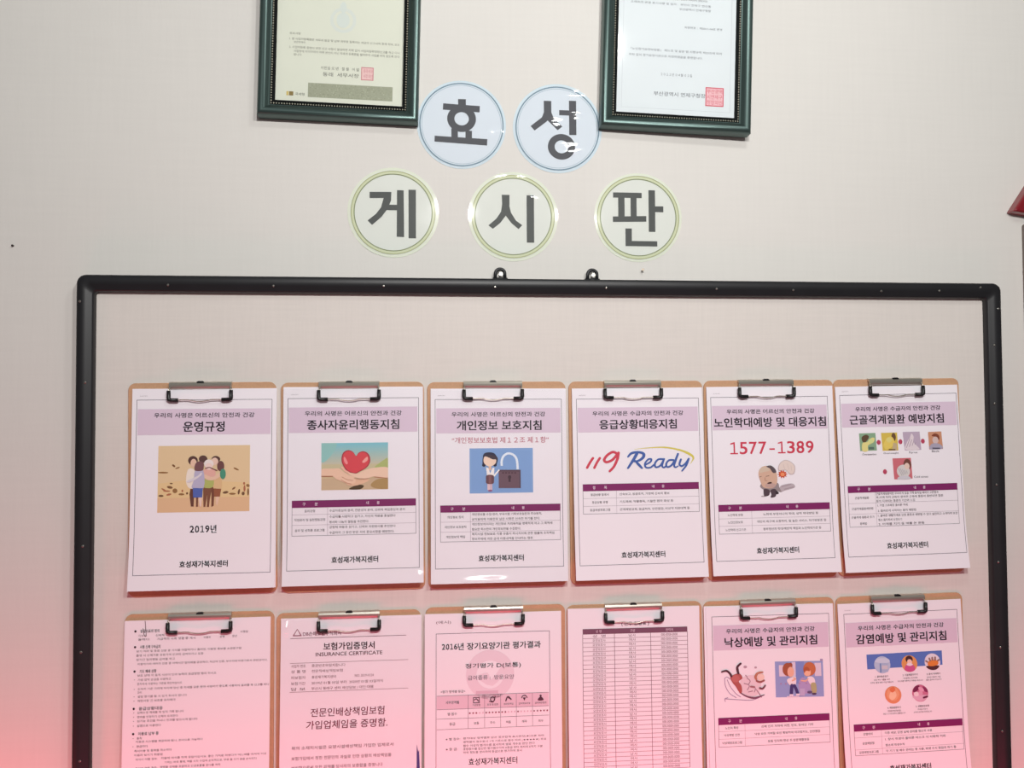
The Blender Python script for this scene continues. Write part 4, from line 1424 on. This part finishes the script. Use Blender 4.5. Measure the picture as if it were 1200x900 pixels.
def disc_sign(label, x, z, rf, ro, blue, draw, tilt, glints):
    """rf = film radius, ro = printed radius (mm); draw(p) lays the letter strokes in mm; glints = ripples in the film"""
    r = thing('letter_disc', label, 'round letter sign', (x, 0, z), (0, tilt, 0), 'laminated letter discs')
    fill = pmat('disc_paper_blue' if blue else 'disc_paper_cream', (213, 222, 231) if blue else (221, 225, 218), 0.6, spec=0.3)

    def mk():
        q = Print(0, 0, 0.00010)
        q.P = (lambda u, v, lay: (u / 1000, -0.0010 - 0.0001 * lay, v / 1000))
        return q
    f = MB()                                            # paper disc, sealed inside the film
    n = 96
    pts = [(ro / 1000 * math.cos(2 * math.pi * k / n), ro / 1000 * math.sin(2 * math.pi * k / n)) for k in range(n)]
    slab(f, pts, -0.0010, -0.0006, fill)
    fix_normals(f.build('paper_disc', r))
    rim = MB()                                          # clear rim of the pouch
    edge = pmat('clear_rim_blue' if blue else 'clear_rim_cream', (206, 222, 231) if blue else (224, 229, 212), 0.6, spec=0.25)
    ptf = [(rf / 1000 * math.cos(2 * math.pi * k / n), rf / 1000 * math.sin(2 * math.pi * k / n)) for k in range(n)]
    slab(rim, ptf, -0.0006, -0.0002, edge)
    fix_normals(rim.build('pouch_rim', r))
    q = mk()
    if blue:
        q.ring(0, 0, ro * 0.962, ro * 0.992, (112, 140, 156), 1)
        q.ring(0, 0, ro * 0.928, ro * 0.938, (150, 176, 190), 1)
    else:
        q.ring(0, 0, ro * 0.905, ro * 0.985, (206, 212, 178), 1)
        q.ring(0, 0, ro * 0.968, ro * 0.988, (166, 172, 124), 2)
        q.ring(0, 0, ro * 0.895, ro * 0.918, (132, 142, 106), 2)
    q.build('printed_ring', r)
    q = mk()
    draw(q)
    q.build('printed_letter', r)
    L = MB()
    N = 60
    vs, fs = [], []
    idx = {}
    for j in range(N + 1):
        for i in range(N + 1):
            # square grid squeezed onto the disc
            a, b = -1 + 2 * i / N, -1 + 2 * j / N
            u, v = a * math.sqrt(1 - b * b / 2), b * math.sqrt(1 - a * a / 2)
            u *= rf
            v *= rf
            h = 1.5 + 0.05 * math.sin(u * 0.11 + 1.3) * math.sin(v * 0.09 + x * 9)
            for gu, gv, gh, su, sv in glints:
                h += gh * math.exp(-((u - gu) / su) ** 2 - ((v - gv) / sv) ** 2)
            vs.append((u / 1000, -h / 1000, v / 1000))
    for j in range(N):
        for i in range(N):
            a = j * (N + 1) + i
            fs.append((a, a + 1, a + N + 2, a + N + 1))
    L.add(vs, fs, M_FILM)
    L.build('laminate_film', r, smooth=True)
    return r


GL = (72, 74, 80)
GL2 = (76, 80, 78)


def S(p, k, pts, c, lay, smooth=0):
    """letter stroke: pts in enlarged photo units (y down), k units per mm"""
    pts = [(x / k, -y / k) for x, y in pts]
    p.poly(pts, c, lay, smooth)


def d_hyo(p):
    k = 3.68
    S(p, k, [(-20, -150), (25, -150), (25, -100), (-20, -100)], GL, 2)
    S(p, k, [(-107, -122), (107, -112), (105, -75), (-109, -85)], GL, 2.2)
    p.ring(0, 34 / k, 42 / k, 84 / k, GL, 2.4, 48, ry=0.93)
    S(p, k, [(-60, 24), (-22, 30), (-22, 82), (-60, 82)], GL, 2.6)
    S(p, k, [(22, 32), (60, 36), (60, 86), (22, 82)], GL, 2.6)
    S(p, k, [(-157, 70), (150, 82), (148, 120), (-158, 104)], GL, 2.8)


def d_seong(p):
    k = 3.62
    S(p, k, [(-80, -160), (-36, -160), (-36, -92), (-80, -92)], GL, 2)
    S(p, k, [(-80, -93), (-36, -93), (-62, -40), (-135, 16), (-158, -10), (-92, -62)], GL, 2.2)
    S(p, k, [(-80, -93), (-36, -93), (-20, -55), (28, -12), (0, 10), (-58, -45)], GL, 2.3)
    S(p, k, [(68, -165), (110, -165), (110, 36), (68, 36)], GL, 2)
    S(p, k, [(10, -108), (70, -108), (70, -78), (10, -78)], GL, 2.2)
    p.ring(22 / k, -107 / k, 40 / k, 80 / k, GL, 2.4, 48, ry=0.94)


def d_ge(p):
    k = 3.46
    S(p, k, [(-127, -110), (-10, -112), (-12, -66), (-30, -20), (-64, 26), (-114, 70), (-138, 46), (-94, 10), (-66, -26), (-52, -78), (-127, -76)], GL2, 2)
    S(p, k, [(-32, -42), (20, -42), (20, -12), (-46, -12)], GL2, 2.2)
    S(p, k, [(20, -122), (56, -122), (58, 134), (18, 132)], GL2, 2.4)
    S(p, k, [(82, -126), (122, -126), (122, 140), (82, 140)], GL2, 2)


def d_si(p):
    k = 3.37
    S(p, k, [(-62, -116), (-20, -116), (-20, -60), (-36, -10), (-70, 36), (-110, 68), (-134, 50), (-92, 14), (-66, -24), (-60, -66)], GL2, 2)
    S(p, k, [(-50, -40), (-22, -60), (-12, -20), (14, 22), (48, 46), (28, 68), (-10, 36), (-38, 0)], GL2, 2.2)
    S(p, k, [(72, -116), (112, -116), (112, 140), (72, 140)], GL2, 2)


def d_pan(p):
    k = 3.04
    S(p, k, [(-125, -122), (18, -122), (18, -96), (-125, -96)], GL2, 2)
    S(p, k, [(-100, -98), (-68, -98), (-68, 0), (-100, 0)], GL2, 2.2)
    S(p, k, [(-38, -98), (-8, -98), (-8, 0), (-38, 0)], GL2, 2.2)
    S(p, k, [(-127, -3), (40, -8), (40, 20), (-127, 24)], GL2, 2.4)
    S(p, k, [(52, -136), (85, -136), (85, 70), (52, 70)], GL2, 2)
    S(p, k, [(80, -57), (126, -57), (126, -28), (80, -28)], GL2, 2.2)
    S(p, k, [(-65, 55), (-33, 55), (-33, 142), (-65, 142)], GL2, 2)
    S(p, k, [(-65, 116), (94, 116), (94, 142), (-65, 142)], GL2, 2.2)


disc_sign('blue-rimmed round laminated sign with the syllable 효, beside the left certificate', 0.0450, 2.0495, 70.5, 67.4, True, d_hyo, 0.0,
          [(58, -8, 1.2, 9, 3)])
disc_sign('blue-rimmed round laminated sign with the syllable 성, beside the right certificate', 0.1987, 2.0475, 72.0, 68.6, True, d_seong, 0.0,
          [(28, 62, 1.8, 26, 6), (14, -29, 1.2, 22, 4), (-12, 10, 1.0, 20, 5), (28, 22, 0.9, 10, 3)])
disc_sign('green-rimmed round laminated sign with the syllable 게, leftmost of the lower three', -0.0625, 1.9073, 71.0, 66.8, False, d_ge, 0.0, [])
disc_sign('green-rimmed round laminated sign with the syllable 시, middle of the lower three', 0.1265, 1.9042, 71.5, 67.4, False, d_si, 0.0,
          [(-4, 66, 1.4, 20, 7), (26, 32, 0.9, 9, 3)])
disc_sign('green-rimmed round laminated sign with the syllable 판, rightmost of the lower three', 0.3292, 1.9060, 72.0, 68.6, False, d_pan, 0.0, [])

bpy.data.curves.remove(bpy.data.curves['type'])

# ------------------------------------------------------------------ small things on the wall
k_ = MB()
k_.tube([(0, 0.004, 0), (0, -0.004, 0.0004), (0.0004, -0.0066, 0.0010), (0.0004, -0.0074, 0.0011)], [0.0010, 0.0010, 0.0011, 0.0022], M_NAIL, 10)
o = k_.build('nail')
o.location = (0.3342, 0, 1.8195)
tag(o, 'small nail stub in the wall just above the board, below the syllable 판', 'nail')
k_ = MB()
k_.tube([(0, 0.003, 0), (0, -0.003, 0), (0, -0.0042, 0)], [0.0013, 0.0015, 0.0009], M_DARK, 10)
o = k_.build('nail')
o.location = (-0.6274, 0, 1.8473)
tag(o, 'tiny dark nail head alone on the bare wall at the far left', 'nail')

# red wedge-shaped wall sign cut by the right edge of the frame
rs = thing('wall_sign', 'dark red pointed wall sign cut off by the right edge of the photo', 'sign', (1.046, 0, 1.97))
A, B, C = (0.9572 - 1.04, 1.9236 - 1.97), (1.062 - 1.04, 2.075 - 1.97), (1.17 - 1.04, 1.894 - 1.97)
gx, gz = (A[0] + B[0] + C[0]) / 3, (A[1] + B[1] + C[1]) / 3


def tri(s, y):
    out = []
    for q in (A, B, C):
        out.append((gx + (q[0] - gx) * s, y, gz + (q[1] - gz) * s))
    return out


t_ = MB()
lay = [tri(1.0, -0.0003), tri(1.0, -0.018), tri(0.97, -0.021), tri(0.84, -0.021), tri(0.82, -0.017)]
vs = [q for l in lay for q in l]
fs = [(0, 1, 2)]
for i in range(len(lay) - 1):
    for k in range(3):
        fs.append((i * 3 + k, i * 3 + (k + 1) % 3, i * 3 + 3 + (k + 1) % 3, i * 3 + 3 + k))
t_.add(vs, fs, M_RED)
fix_normals(t_.build('rim', rs, bevel=0.002))
t_ = MB()
a = tri(0.83, -0.0165)
ap = (gx, -0.032, gz - 0.012)
t_.add(a + [ap], [(0, 1, 3), (1, 2, 3), (2, 0, 3)], M_RED)
fix_normals(t_.build('raised_face', rs))
